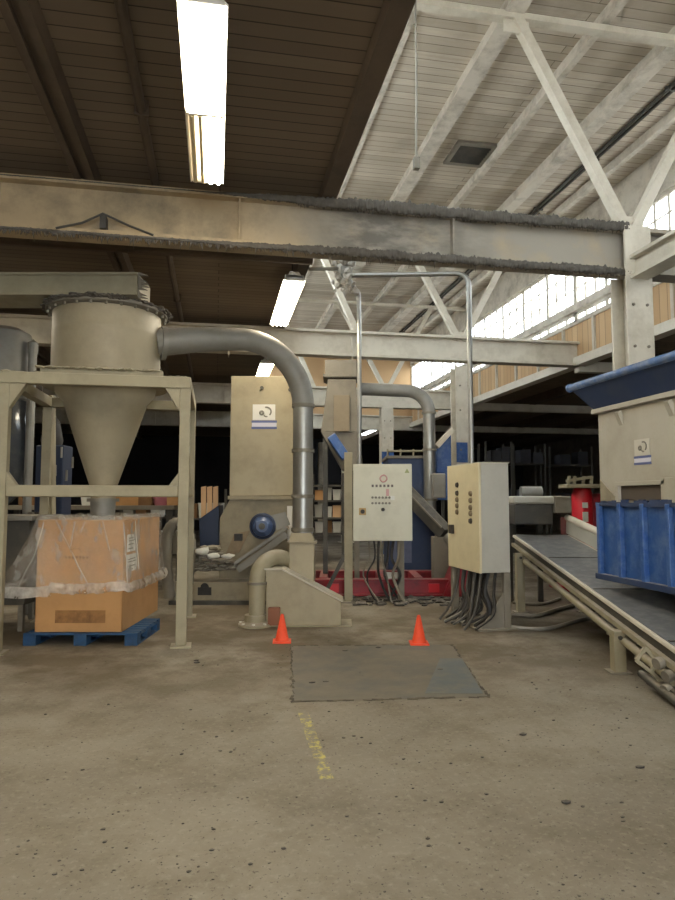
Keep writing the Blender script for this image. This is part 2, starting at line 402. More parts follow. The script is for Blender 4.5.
# beams
def ibeam(mb, x0, x1, y, z0, z1, fl=.26, t=.05, w=.05):
    mb.box(x0, x1, y - w / 2, y + w / 2, z0 + t, z1 - t)
    mb.box(x0, x1, y - fl / 2, y + fl / 2, z0, z0 + t).box(x0, x1, y - fl / 2, y + fl / 2, z1 - t, z1)
    return mb
for i, y in enumerate(ROWS):
    b = MB(); dz = .12 if i == 2 else 0; ibeam(b, X0, XM if i else XC, y, ZB0 + dz, ZB1 + dz * .6)
    for x in (-7.0, -4.6, -2.2, .2, 2.6): b.box(x, x + .02, y - .12, y + .12, ZB0 + .05, ZB1 - .05)
    if i: b.box(XM, X1, y - .1, y + .1, ZB0, ZB0 + .22)
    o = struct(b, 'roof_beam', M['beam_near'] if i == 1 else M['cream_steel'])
    if i == 1:
        lint = MB()
        def lroll(u, v, z, r0, r1, fl):
            x = -4 + u * 8.8; w = min(1, max(0, (x + .2) / 1.4)); a = v * 2 * PI
            cs = Vector((math.cos(a) * .5, math.sin(a) * .5, 0))
            f = .45 + .55 * abs(mnoise.fractal(Vector((x * 3, fl, 0)) + cs, .8, 2.1, 4)) + .55 * abs(mnoise.fractal(Vector((x * 16, fl, 3)) + cs * 4, .6, 2.2, 5))
            r = (r0 + (r1 - r0) * w) * f
            return Vector((x, y - .135 + math.cos(a) * r * .6, z + math.sin(a) * r))
        lint.grid(lambda v, u: lroll(u, v, ZB1 - .02, .008, .075, 0), 12, 1700, False)
        lint.grid(lambda v, u: lroll(u, v, ZB0 - .002, .018, .058, 7), 12, 1700, False)
        for k in range(1500):
            x = random.uniform(-3.8, 4.7); l = random.uniform(.02, .07) * (2 if random.random() < .08 else 1)
            zt_ = ZB0 if random.random() < .8 or x < .8 else ZB1 - .05
            lint.tube([(x, y - .13, zt_ + .01), (x + random.uniform(-.03, .03), y - .13, zt_ - l)], [.008, .0015], 4)
        tag(lint.build('dust_lint', M['lint'], o, smooth=180), 'grey dust lint along the flanges', kind='stuff')
        hk = onY(103, 222, y - .14)
        h = MB().box(hk.x - .03, hk.x + .03, y - .16, y - .02, hk.z - .07, hk.z + .07)
        h.tube([(hk.x - .45, y - .14, hk.z - .10), (hk.x - .2, y - .15, hk.z - .03), (hk.x, y - .16, hk.z + .08), (hk.x + .25, y - .15, hk.z - .02), (hk.x + .5, y - .14, hk.z - .1)], .012, 6)
        h.build('hanging_bracket', M['grey_dark'], o)
# columns
for i, y in enumerate(ROWS[1:] + [30.1]):
    c = MB(); hw = .175
    c.box(XC - hw, XC + hw, y - .16, y - .13, 0, ZB0 if i else ZB1).box(XC - hw, XC + hw, y + .13, y + .16, 0, ZB0)
    c.box(XC - .02, XC + .02, y - .13, y + .13, 0, ZB0)
    c.box(XC - hw - .12, XC + hw + .12, y - .28, y + .28, 0, .03)
    o = struct(c, 'steel_column', M['cream_steel'], bevel=.006)
    if i in (1, 2):
        zt = {1: 2.75, 2: 3.0}[i]; zb = {1: 2.35, 2: 0.05}[i]
        MB().box(XC - hw - .005, XC + (.05 if i == 1 else hw + .005), y - .168, y - .155, zb, zt).build('blue_paint_band', M['blue'], o)
    bl = MB()
    for zz in (1.2, 2.6, 3.4, 3.9):
        for sx in (-.09, .09): bl.lathe([(0, .02), (.018, .015), (.018, 0)], (XC + sx, y - .16, zz), 8, (0, -1, 0))
    bl.build('bolt_heads', M['grey_dusty'], o)
# side beam from the first column towards the camera, on the column line
struct(MB().box(XC - .05, XC + .05, 1.2, 6.75, 4.25, 4.45).box(XC - .12, XC + .12, 1.2, 6.75, 4.45, 4.49).box(XC - .12, XC + .12, 1.2, 6.75, 4.21, 4.25), 'roof_beam', M['cream_steel'])
# monitor trusses
XT = (1.5, 3.47, 6.3)
for i, y in enumerate(ROWS[:-1]):
    t = MB()
    t.box(XE, XM, y - .06, y + .06, 7.36, 7.44)
    t.bar((3.48, y, 7.4), (4.86, y, ZB1), .115, .115, (0, 1, 0)).bar((6.33, y, 7.4), (4.94, y, ZB1), .115, .115, (0, 1, 0))
    t.box(4.9 - .14, 4.9 + .14, y - .02, y + .02, ZB1, ZB1 + .18).box(3.48 - .16, 3.48 + .16, y - .02, y + .02, 7.2, 7.42)
    if i > 1: t.bar((2.75, y, ZB1), (1.6, y, 7.4), .11, .11, (0, 1, 0))
    struct(t, 'roof_truss', M['cream_steel'])
# rafters of the monitor
for x, w, d in ((2.3, .07, .12), (3.44, .18, .17), (4.66, .10, .15), (5.74, .16, .17), (6.9, .1, .15)):
    r = MB().box(x - w / 2, x + w / 2, Y0, ROWS[-1], ZM - d, ZM)
    if w > .15: r.box(x - w / 2 - .03, x + w / 2 + .03, Y0, ROWS[-1], ZM - d - .03, ZM - d)
    struct(r, 'roof_rafter', M['joist_light'])
# joists of the low roof, edge beam
for x, w in ((-9.4, .22), (-6.7, .22), (-4.0, .22), (-1.36, .2)):
    j = MB().box(x - w / 2, x - w / 6, Y0, Y1, ZR - .2, ZR).box(x + w / 6, x + w / 2, Y0, Y1, ZR - .2, ZR).box(x - w / 6, x + w / 6, Y0, Y1, ZR - .14, ZR)
    struct(j, 'roof_joist', M['joist_dark'])
struct(MB().box(XE - .1, XE + .06, Y0, ROWS[-1], ZR - .16, ZR + .22), 'roof_edge_beam', M['joist_dark'])
for x in (9.5, 12, 14.5):
    struct(MB().box(x - .1, x + .1, Y0, Y1, ZR - .55, ZR - .3), 'roof_joist', M['joist_dark'])

# ---- roof services
pp = MB().tube([(-.68, -2, ZR - .09), (-.68, 9, ZR - .09), (-.68, 26, ZR - .09)], .045, 10)
for y in (1, 3.5, 5.6, 8, 11): pp.box(-.74, -.62, y, y + .03, ZR - .14, ZR)
tag(pp.build('ceiling_pipe', M['joist_dark']), 'dark pipe running along the wooden ceiling left of the near light', 'pipe')
pp = MB().tube([(-9, 8.2, 4.72), (1.2, 8.2, 4.72)], .06, 10)
for x in (-6, -3.6, -1.36): pp.box(x - .02, x + .02, 8.17, 8.23, 4.72, ZR)
tag(pp.build('sprinkler_pipe', M['joist_dark']), 'dark crosswise pipe under the low ceiling behind the near beam', 'pipe')
cd = MB()
for dx in (0, .09): cd.tube([(6.42 + dx, -2, ZM - .027), (6.42 + dx, 24, ZM - .027)], .028, 8)
for y in range(0, 24, 2): cd.box(6.37, 6.57, y, y + .04, ZM - .05, ZM - .001)
tag(cd.build('conduit_pair', M['grey_dark']), 'pair of black conduits along the bright raised ceiling on the right', 'conduit')
v = onX(470, 153, 4.0); vy = v.y * (ZM - 1.6) / (v.z - 1.6); vx = v.x * (ZM - 1.6) / (v.z - 1.6)
vt = thing('ceiling_vent', 'dark square louvred vent in the bright raised ceiling', 'vent', (vx, vy, ZM))
MB().box(-.36, .36, -.36, -.28, -.05, 0).box(-.36, .36, .28, .36, -.05, 0).box(-.36, -.28, -.28, .28, -.05, 0).box(.28, .36, -.28, .28, -.05, 0).build('frame', M['grey_dusty'], vt)
lv = MB()
for k in range(7): lv.bar((-.28, -.24 + k * .08, -.03), (.28, -.24 + k * .08, -.03), .06, .012, (0, .6, .8))
lv.box(-.29, .29, -.29, .29, -.008, -.002)
lv.build('louvre', M['grey_dark'], vt)
a = onY(415, 20, 6.2)
tag(MB().tube([(a.x, 6.2, ZM), (a.x + .01, 6.2, 6), (a.x, 6.2, 5.1)], .012, 6).box(a.x - .03, a.x + .03, 6.17, 6.23, 5.0, 5.12).build('hanging_cable', M['grey_dusty']), 'thin cable hanging down from the bright raised ceiling in front of the near beam', 'cable')

# ---- fluorescent lights
def make_light(label, loc, L=2.35):
    t = thing('fluorescent_light', label, 'ceiling light', loc, 0, 'strip lights under the roof')
    h = MB().prism([(-.06, -L / 2, .10), (.06, -L / 2, .10), (.10, -L / 2, .035), (.155, -L / 2, -.02), (.15, -L / 2, -.03), (.09, -L / 2, .02), (-.09, -L / 2, .02), (-.15, -L / 2, -.03), (-.155, -L / 2, -.02), (-.10, -L / 2, .035)], (0, L, 0))
    h.build('housing', M['reflector'], t)
    e = MB()
    for y in (-L / 2, L / 2 - .03): e.box(-.13, .13, y, y + .03, -.028, .05)
    for y in (-.015,): e.box(-.14, .14, y, y + .03, -.05, .03)
    each_piece(e, 'lamp_holder', M['reflector'], t)
    for i, x in enumerate((-.105, -.035, .035, .105)):
        for j in (0, 1):
            y0 = -L / 2 + .03 if j == 0 else .02
            lit = not (i in (0, 1) and j == 1 and label.startswith('long'))
            o = MB().tube([(x, y0, -.035), (x, y0 + L / 2 - .06, -.035)], .02, 10).build('tube', M['tube'] if lit else M['tube_off'], t)
            if not lit: o['label'] = 'unlit tube'
    for y in (-L * .4, L * .4):
        MB().tube([(0, y, .1), (0, y, (ZR if loc[0] < XE else ZM) - loc[2])], .008, 6).build('hanger', M['grey_dark'], t)
    return t
make_light('long bright strip light nearest the viewer, hanging below the dark wooden ceiling', (-.12, 4.93, 4.62), 2.28)
make_light('bright strip light just behind the near beam, beside the roof edge', (1.02, 9.8, 4.62), 2.3)
make_light('small distant strip light showing just above the beige granulator cabinet', (1.05, 15.0, 4.55))
# unseen strip lights added behind and beside the viewpoint to brighten the foreground
for i, (x, y) in enumerate(((-.06, -1.2), (-5.2, 2.4), (-5.2, -3), (-4.8, 11.0), (-.06, -6))):
    make_light(['strip light behind the viewpoint, straight in line with the near one', 'strip light over the left aisle, level with the viewpoint', 'strip light over the left aisle, well behind the viewpoint', 'strip light over the far left aisle behind the support frame', 'strip light nearest the open dock door'][i], (x, y, 4.66))

# ================================================================ FLOOR FEATURES
c4 = [ground(*p) for p in ((291, 646), (452, 645), (488, 697), (293, 702))]
def inset(pts, d):
    ce = sum(pts, Vector()) / 4; return [p + (ce - p).normalized() * d for p in pts]
def slab(pts, z0, z1): return MB().hexa([(p.x, p.y, z0) for p in pts] + [(p.x, p.y, z1) for p in pts])
edge = MB()
random.seed(3)
for a, b in zip(c4, c4[1:] + c4[:1]):
    nseg = int((b - a).length / .07)
    for k in range(nseg):
        p = a.lerp(b, k / nseg) + Vector((random.uniform(-.02, .02), random.uniform(-.02, .02), 0)); q = a.lerp(b, (k + 1.25) / nseg)
        edge.bar((p.x, p.y, .002), (q.x, q.y, .002), random.uniform(.006, .045) * (1 if abs((b - a).x) > abs((b - a).y) else .6), .006) if random.random() < .8 else None
fp = slab(inset(c4, .0), -.01, .004).build('floor_patch', M['patch']); tag(fp, kind='structure')
edge.build('cracked_joint', M['patch_edge'], fp)
pb = [ground(*p) for p in ((440, 659), (462, 659), (483, 694), (425, 694))]
slab(pb, 0, .0065).build('blue_grey_plate', M['patch_blue'], fp)
# debris
random.seed(11)
db = MB()
for k in range(520):
    if random.random() < .7: p = ground(random.uniform(10, 670), 900 - abs(random.gauss(0, 1)) * 0 - random.random() ** 1.6 * 255)
    else: p = ground(random.uniform(180, 640), random.uniform(630, 760))
    r = random.choice((.003, .0035, .004, .005, .006, .009)) * (1 if p.y > 3 else .6); db.blob((p.x, p.y, r * .3), r, (1.4, 1, .6), k, .6, 1)
for px, py in ((312, 683), (326, 682), (440, 670), (196, 661), (640, 768), (566, 803), (523, 735), (197, 663), (378, 648), (345, 651)):
    p = ground(px, py); db.blob((p.x, p.y, .006), .02, (1.6, 1, .5), px, .6, 1)
tag(db.build('floor_debris', M['black']), 'dark crumbs and chips scattered over the concrete floor', 'debris', kind='stuff')

# ---- traffic cones
def make_cone(px, py, hpx, label):
    p = ground(px, py); f = (p.x * SA + p.y * CA); h = hpx * f / FPX
    t = thing('traffic_cone', label, 'cone', p, random.uniform(-.3, .3), 'small orange cones')
    b = h * .33
    MB().box(-b, b, -b, b, 0, h * .07).build('base', M['orange'], t, bevel=.008)
    MB().lathe([(h * .26, h * .07), (h * .245, h * .09), (h * .06, h * .97), (h * .045, h), (0, h)], (0, 0, 0), 24).build('cone_body', M['orange'], t, smooth=50)
make_cone(282, 642, 27, 'small orange cone by the blower, at the left back corner of the floor patch')
make_cone(419, 644, 28, 'small orange cone in front of the control panels, on the floor patch right edge')

# ================================================================ LEFT: FRAME, CYCLONE, BOX
fx0, fx1, fy0, fy1 = -2.24, -.35, 7.46, 9.30
fr = thing('support_frame', 'dusty beige steel frame carrying the cone hopper over the cardboard box', 'frame', ((fx0 + fx1) / 2, (fy0 + fy1) / 2, 0))
def bw(*a): return MB().box(*a)
lg = .115
zt, zc = 2.85, 1.70
for x in (fx0, fx1):
    for y in (fy0, fy1):
        o = bw(x - lg / 2, x + lg / 2, y - lg / 2, y + lg / 2, .02, zt).build('leg', M['frame_beige'], fr, .006, world=True)
        bw(x - .11, x + .11, y - .11, y + .11, 0, .02).build('foot_plate', M['frame_beige'], o, world=True)
for y in (fy0, fy1):
    bw(fx0 - .06, fx1 + .06, y - .07, y + .07, zt, zt + .125).build('top_beam', M['frame_beige'], fr, .006, world=True)
    bw(fx0 + .06, fx1 - .06, y - .05, y + .05, zc - .06, zc + .06).build('cross_rail', M['frame_beige'], fr, .006, world=True)
for x in (fx0, fx1):
    bw(x - .06, x + .06, fy0 + .07, fy1 - .07, zt, zt + .125).build('side_beam', M['frame_beige'], fr, .006, world=True)
    bw(x - .05, x + .05, fy0 + .06, fy1 - .06, zc - .06, zc + .06).build('side_rail', M['frame_beige'], fr, .006, world=True)
for y in (fy0,):
    for x, s in ((fx0 + .06, 1), (fx1 - .06, -1)):
        MB().prism([(x, y - .05, zt), (x + s * .16, y - .05, zt), (x, y - .05, zt - .26)], (0, .1, 0)).build('gusset', M['frame_beige'], fr, world=True)
        MB().prism([(x, y - .05, zc + .06), (x + s * .1, y - .05, zc + .06), (x, y - .05, zc + .2)], (0, .1, 0)).build('gusset', M['frame_beige'], fr, world=True)
# angle frame resting on top below the cyclone barrel
bw(fx0 + .35, fx1 - .25, fy0 - .02, fy0 + .1, zt + .125, zt + .19).build('ledge_angle', M['frame_beige'], fr, world=True)

random.seed(61); ds = MB()
for k in range(150):
    x = random.uniform(fx0, fx1); on = fx0 + .35 < x < fx1 - .25
    ds.blob((x, fy0 + random.uniform(-.05, .04), zt + (.19 if on else .125)), random.uniform(.012, .04), (1.6, 1, .5), k, .7)
tag(ds.build('dust_crust', M['frame_beige'], fr, world=True), kind='stuff')
cyc = Vector((-1.36, 8.42, 0))
cy = thing('cyclone_hopper', 'large dusty cyclone with cone bottom standing in the beige frame above the box', 'cyclone', (cyc.x, cyc.y, zt + .14))
R = .645
zb = zt + .16
b = MB().lathe([(R, zb), (R, 3.62), (R + .005, 3.64), (R, 3.66), (R, 3.89)], cyc, 56).build('barrel', M['cyclone'], cy, smooth=40, world=True)
MB().lathe([(R - .05, zb - .03), (R + .09, zb - .03), (R + .09, zb), (R - .05, zb)], cyc, 56).build('support_ring', M['cyclone'], cy, smooth=30, world=True)
lid = MB().lathe([(0, 3.9), (R + .06, 3.9), (R + .08, 3.91), (R + .08, 3.95), (R * .5, 3.99), (0, 3.99)], cyc, 56).build('lid', M['grey_dusty'], cy, smooth=30, world=True)
bl = MB(); random.seed(5)
for k in range(26):
    t = 2 * PI * k / 26; p = cyc + Vector((math.cos(t) * (R + .05), math.sin(t) * (R + .05), 3.885))
    bl.lathe([(0, -.02), (.016, -.018), (.016, .03), (0, .03)], p, 8)
each_piece(bl, 'flange_bolt', M['grey_dusty'], lid, world=True)
ln = MB()
for k in range(170):
    t = random.uniform(0, 2 * PI); p = cyc + Vector((math.cos(t) * (R + .06), math.sin(t) * (R + .06), 3.95)); ln.blob(p, random.uniform(.02, .06), (1.3, 1.3, .5), k, .8, 2)
tag(ln.build('dust_cake', M['lint'], lid, world=True), kind='stuff')
MB().lathe([(R - .04, zb - .02), (.585, 2.90), (.50, 2.80), (.145, 1.72), (.145, 1.62)], cyc, 48).build('cone', M['cyclone'], cy, smooth=40, world=True)
MB().lathe([(.19, 1.62), (.19, 1.58), (.15, 1.58), (.14, 1.36), (.125, 1.36), (.14, 1.6)], cyc, 32).build('outlet_spout', M['galv_dull'], cy, smooth=40, world=True)

# box-section duct lying over the lid
d0 = C(-5.2, 7.55); d1c = at(138, 285, 7.5)
du = thing('intake_duct', 'rectangular cream duct with torn end lying across the cyclone lid', 'duct', C(-3.2, 7.5, 4.0), CROT)
zz0, zz1 = 4.0, 4.27
xl, xr = -2.6, (d1c.x * CA - d1c.y * SA) + 3.2
MB().box(xl, xr, -.02, .5, 0, zz1 - zz0).build('channel', M['frame_beige'], du, .008)
MB().box(xl, xr, -.05, -.02, zz1 - zz0 - .03, zz1 - zz0).box(xl, xr, -.05, -.02, 0, .03).build('flange', M['frame_beige'], du)
tn = MB()
for k in range(9):
    z = k / 8 * (zz1 - zz0); l = random.uniform(.03, .14)
    tn.prism([(xr, .0, z - .02), (xr + l, .0, z - .03), (xr, .0, z + .02)], (0, .03, 0))
tn.build('torn_edge', M['grey_dusty'], du)

# second tall filter drum at the very left
t = thing('filter_drum', 'tall grey dusty filter cylinder at the left edge behind the support frame', 'cylinder', C(-4.85, 9.35, 1.5))
c0 = C(-4.85, 9.35, 0)
MB().lathe([(0, 4.12), (.2, 4.10), (.34, 4.02), (.36, 3.92), (.36, 3.05), (.34, 3.03)], c0, 40).build('upper_shell', M['galv_dull'], t, smooth=40, world=True)
MB().lathe([(.34, 3.03), (.36, 3.0), (.40, 2.5), (.38, 2.0), (.28, 1.7), (.10, 1.5), (0, 1.5)], c0, 40).build('glossy_bowl', mat('dark_glossy_bowl', '#4d5258', .18, .3, var=.2, dirt='#8e8a7c', damt=.3), t, smooth=40, world=True)
for k in range(3):
    a = 2 * PI * k / 3 + .4
    MB().tube([c0 + Vector((.33 * math.cos(a), .33 * math.sin(a), 0)), c0 + Vector((.33 * math.cos(a), .33 * math.sin(a), 2.3))], .03, 8).build('leg', M['grey_dark'], t, world=True)
p0 = C(-4.40, 9.25, 0)
tag(MB().tube([(p0.x, p0.y, 0), (p0.x, p0.y, 3.85)], .06, 12).lathe([(.075, 3.7), (.075, 3.86), (0, 3.92)], (p0.x, p0.y, 0), 12).build('vertical_pipe', M['galv_dull'], origin=(p0.x, p0.y, 0)), 'slim grey upright pipe beside the tall filter cylinder at the left edge', 'pipe')

# pallet
bxr, bxf, bxw, bxd = -3.35, 7.36, .97, 1.45
pc = C(bxr + bxw / 2 - .02, bxf + bxd / 2, 0)
pl = thing('pallet', 'blue wooden pallet under the large cardboard box', 'pallet', pc + C(.05, -.33, 0), CROT)
pw, pd = 1.26, .92
for k in range(7):
    y = -pd / 2 + k * (pd - .1) / 6
    MB().box(-pw / 2, pw / 2, y, y + .1, .115, .135).build('deck_board', M['pallet'], pl, .003)
for x in (-pw / 2, -.07, pw / 2 - .14):
    MB().box(x, x + .14, -pd / 2, pd / 2, .095, .115).build('stringer_board', M['pallet'], pl, .003)
    for y in (-pd / 2, -.07, pd / 2 - .14): MB().box(x, x + .14, y, y + .14, .02, .095).build('block', M['pallet'], pl, .003)
    MB().box(x, x + .14, -pd / 2, pd / 2, 0, .02).build('skid_board', M['pallet'], pl, .003)
# cardboard box
hb = 1.24
bx = thing('gaylord_box', 'big open brown cardboard box standing on the blue pallet', 'box', pc + Vector((0, 0, .135)), CROT)
w2, d2, th = bxw / 2, bxd / 2, .016
o = MB().box(-w2, w2, -d2, -d2 + th, 0, hb).box(-w2, w2, d2 - th, d2, 0, hb).box(-w2, -w2 + th, -d2, d2, 0, hb).box(w2 - th, w2, -d2, d2, 0, hb).box(-w2, w2, -d2, d2, 0, .012)
o.build('box_walls', M['card'], bx, .004)
MB().box(-.26, .30, -d2 - .003, -d2, .10, .24).build('dark_smudge', mat('smudged_cardboard', '#91693f', .85, var=.3, scale=9, dirt='#5c4025', damt=.8, dscale=6), bx)
lb = MB().box(w2, w2 + .003, -.62, -.22, .64, .84).box(w2, w2 + .003, -.62, -.22, .87, 1.07).build('shipping_label', M['white'], bx)
tx = MB()
for z in (.66, .70, .75, .78, .90, .95, .99, 1.02): tx.box(w2 + .003, w2 + .005, -.57, -.57 + random.uniform(.15, .3), z, z + .012)
tx.build('label_print', M['mark_grey'], lb)
tx = MB()
for k in range(7): tx.box(-.17 + k * .04, -.145 + k * .04, -d2 - .004, -d2, .80 + random.uniform(0, .02), .84)
tx.tube(arc((-.05, -d2 - .002, .86), (1, 0, 0), (0, 0, 1), .07, .3, 2.8), .004, 5)
tx.build('printed_mark', M['card_dark'], bx)
rg = MB().grid(lambda u, v: (-w2 + .02 + u * (bxw - .04), -d2 + .02 + v * (bxd - .04), 1.02 + .05 * mnoise.noise(Vector((u * 6, v * 6, 0))) + .16 * math.exp(-((u - .55) ** 2 + (v - .6) ** 2) * 9)), 30, 30)
tag(rg.build('plastic_regrind', M['grey_dusty'], None, origin=None), 'ground plastic heaped inside the cardboard box', 'granulate', kind='stuff')
o = bpy.data.objects['plastic_regrind']; o.location = pc + Vector((0, 0, .135)); o.rotation_euler.z = CROT
# liner draped over the rim
fl = thing('plastic_liner', 'clear plastic film liner folded over the rim of the cardboard box', 'plastic film', pc + Vector((0, 0, .135)), CROT)
def perim(u):
    s = u * 4; k = int(s) % 4; f = s - int(s)
    cs = [(-w2, -d2), (w2, -d2), (w2, d2), (-w2, d2)]
    a, b = Vector(cs[k]), Vector(cs[(k + 1) % 4]); p = a.lerp(b, f)
    n = [Vector((0, -1)), Vector((1, 0)), Vector((0, 1)), Vector((-1, 0))][k]
    if f < .08: n = (n + [Vector((0, -1)), Vector((1, 0)), Vector((0, 1)), Vector((-1, 0))][k - 1] * (1 - f / .08)).normalized()
    if f > .92: n = (n + [Vector((0, -1)), Vector((1, 0)), Vector((0, 1)), Vector((-1, 0))][(k + 1) % 4] * ((f - .92) / .08)).normalized()
    return p, n, k, f
def left_pull(u):        # film is tugged out to the left on the side away from the machines
    p, n, k, f = perim(u)
    if k == 3: return .32 + .10 * f
    if k == 0 and f < .22: return .34 * (1 - f / .22) ** 1.5
    return 0.
def film(u, v):
    p, n, k, f = perim(u); ang = u * 2 * PI
    wav = mnoise.noise(Vector((p.x * 9, p.y * 9, v * 2.2))) ; fold = mnoise.noise(Vector((p.x * 22, p.y * 22, v * 5)))
    if v < .18:                     # inside lip
        t = v / .18; q = p - n * (.03 + .01 * wav); z = hb - .30 * (1 - t) + .0
    elif v < .28:
        t = (v - .18) / .10; q = p + n * (-.03 + .06 * t); z = hb + .02 + .03 * math.sin(t * PI) + .02 * wav
    else:
        t = (v - .28) / .72; hem = .78 + (.035 * math.sin(f * PI) if k == 0 else .03) + .02 * mnoise.noise(Vector((p.x * 4, p.y * 4, 5)))
        z = hb + .01 - hem * t + .015 * fold
        q = p + n * (.028 + (.07 * t ** 1.6) + .028 * abs(wav) * (t + .2) + .014 * fold * (.3 + t) + left_pull(u) * t ** 1.2)
        if left_pull(u): z -= .05 * t
    return Vector((q.x, q.y, z))
MB().grid(film, 168, 34, True).build('film_sheet', M['film'], fl, smooth=180)
def hemf(u, v):
    p, n, k, f = perim(u)
    b = film(u, 1.0 - .10 * (1 - v)); w = mnoise.noise(Vector((p.x * 14, p.y * 14, v * 2))); w2 = mnoise.noise(Vector((p.x * 40, p.y * 40, v * 4)))
    return b + Vector((n.x, n.y, 0)) * (.012 + .018 * abs(w) + .010 * w2 + .02 * math.sin(v * PI)) + Vector((0, 0, .012 * w))
MB().grid(hemf, 200, 10, True).build('bunched_hem', M['film_hem'], fl, smooth=180)
for u0, u1, v1 in ((.055, .16, .92), (.02, .012, .9), (.245, .252, .92), (.11, .10, .55), (.19, .215, .6), (.30, .305, .8), (.14, .128, .42)):
    pts_ = []
    for i in range(15):
        t = i / 14; q = film(u0 + (u1 - u0) * t, .30 + (v1 - .30) * t); p, n, k, f = perim(u0 + (u1 - u0) * t)
        pts_.append(q + Vector((n.x, n.y, 0)) * .008)
    MB().tube(pts_, [.004 + .009 * abs(mnoise.noise(Vector((i * .5, u0 * 50, 0)))) for i in range(15)], 6).build('fold_crease', M['film_hem'], fl, smooth=180)


# ================================================================ DUCT FROM CYCLONE, BLOWER
# elbow duct
ft = .23
gx = at(303, 450, 8.9)               # vertical run position
zk = at(300, 340, 8.9).z
st_ = Vector((cyc.x + R - .06, cyc.y - .05, 3.58))
dd = thing('elbow_duct', 'thick grey round duct curving from the cyclone down to the blower box', 'duct', (gx.x, gx.y, 1.1))
hv = Vector((gx.x - st_.x, gx.y - st_.y, 0)); hl = hv.length; hu = hv.normalized()
re = .85
zz = at(240, 342, 8.7).z
e0 = Vector((gx.x, gx.y, zz)) - hu * re
path = [st_, st_.lerp(e0, .5) + Vector((0, 0, .02))] + arc(e0 - Vector((0, 0, re)), hu, (0, 0, 1), re, PI / 2, 0, 14)
MB().tube(path, [.175, .16] + [.15] * 15, 28).build('elbow', M['galv_dull'], dd, smooth=50, world=True)
zb_ = at(303, 537, 8.9).z
vtop = zz - re
MB().tube([(gx.x, gx.y, vtop), (gx.x, gx.y, zb_)], .138, 28).build('down_pipe', M['galv'], dd, smooth=50, world=True)
cl = MB()
for z in (vtop, vtop - .62, zb_ + .55, zb_ + .1):
    cl.lathe([(.138, -.025), (.158, -.025), (.158, .025), (.138, .025)], (gx.x, gx.y, z), 28)
each_piece(cl, 'clamp_ring', M['grey_dusty'], dd, smooth=30, world=True)
MB().lathe([(.17, -.03), (.21, -.03), (.21, .03), (.17, .03)], st_ + hu * .1, 28, hu).build('collar', M['galv_dull'], dd, smooth=30, world=True)

# blower base: box pedestal + wedge guard + elbow pipe
pz = ground(303, 613); 
bl = thing('blower', 'beige blower with wedge shaped belt guard and curved pipe on the floor', 'blower', C(-.55, 8.6, 0), CROT)
fW = 8.42
def L(px, py, f):      # photo point -> local coordinates of the blower
    return ROOT[bl.name].inverted() @ at(px, py, f)
a, b_, c_, d_, e_ = L(266, 626, fW), L(266, 570, fW), L(282, 569, fW), L(341, 602, fW), L(341, 624, fW)
zf = .0
def onz(p, z): return Vector((p.x, p.y, z))
hA = b_.z; hD = d_.z
MB().prism([onz(a, .01), onz(e_, .01), onz(d_, hD), onz(c_, hA), onz(b_, hA)], (0, .34, 0)).build('belt_guard', M['beige'], bl, .008)
MB().bar(onz(b_, hA + .012) + Vector((-.02, .17, 0)), onz(c_, hA + .012) + Vector((0, .17, 0)), .40, .02).bar(onz(c_, hA + .012) + Vector((0, .17, 0)), onz(d_, hD + .012) + Vector((0.02, .17, 0)), .40, .02).build('guard_top_plate', M['cream_steel'], bl)  # plate coloured lighter to imitate the highlight on the guard's top edge
MB().box(a.x - .02, e_.x + .14, a.y - .05, a.y + .42, 0, .014).build('base_plate', M['frame_beige'], bl)
q0, q1 = L(290, 545, 8.9), L(313, 545, 8.9)
MB().box(q0.x - .0, q1.x + .02, q0.y - .18, q0.y + .22, 0, zb_ - .08).build('pedestal', M['beige'], bl, .008)
MB().box(q0.x - .03, q1.x + .05, q0.y - .21, q0.y + .25, zb_ - .08, zb_ - .05).build('pedestal_flange', M['beige_dusty'], bl)
MB().frustum((q0.x, q1.x + .02, q0.y - .18, q0.y + .20), zb_ - .05, (q0.x + .02, q1.x - .02, q0.y - .14, q0.y + .16), zb_ + .06).build('transition', M['beige'], bl)
# curved pipe: from floor flange up and over into the pedestal
e0 = L(257, 620, 8.45); up = L(257, 585, 8.45); cr = (L(298, 556, 8.7).x - e0.x)
yb = e0.y
du_ = Vector((.44, .47, 0)); hr = du_.length / 2; du_.normalize()
tz = L(272, 558, 8.6).z
ctr = Vector((e0.x, yb, tz - .25)) + du_ * hr
pth = [(e0.x, yb, .12), (e0.x, yb, tz - .25)] + [ctr - du_ * hr * math.cos(t) + Vector((0, 0, .25 * math.sin(t))) for t in [PI * k / 14 for k in range(1, 15)]]
pth.append(pth[-1] - Vector((0, 0, .3)))
MB().tube(pth, .105, 24).build('curved_pipe', M['frame_beige'], bl, smooth=50)
MB().lathe([(.105, 0), (.13, 0), (.13, .035), (.105, .035)], (e0.x, yb, tz - .32), 24).build('pipe_clamp', M['grey_dusty'], bl, smooth=30)
MB().lathe([(0, .0), (.22, 0), (.22, .03), (.14, .06), (.14, .14), (0, .14)], (e0.x - .02, yb, .0), 24).build('floor_flange', M['frame_beige'], bl, smooth=30)
fb = MB()
for k in range(8): fb.lathe([(.02, .03), (.02, .05), (0, .05)], (e0.x - .02 + .19 * math.cos(k * PI / 4), yb + .19 * math.sin(k * PI / 4), 0), 8)
each_piece(fb, 'flange_bolt', M['white'], bl)
MB().box(e0.x + .15, e0.x + .30, yb - .10, yb + .05, .02, .24).build('terminal_box', mat('rusty_box', '#8a5a44', .7), bl, .006)

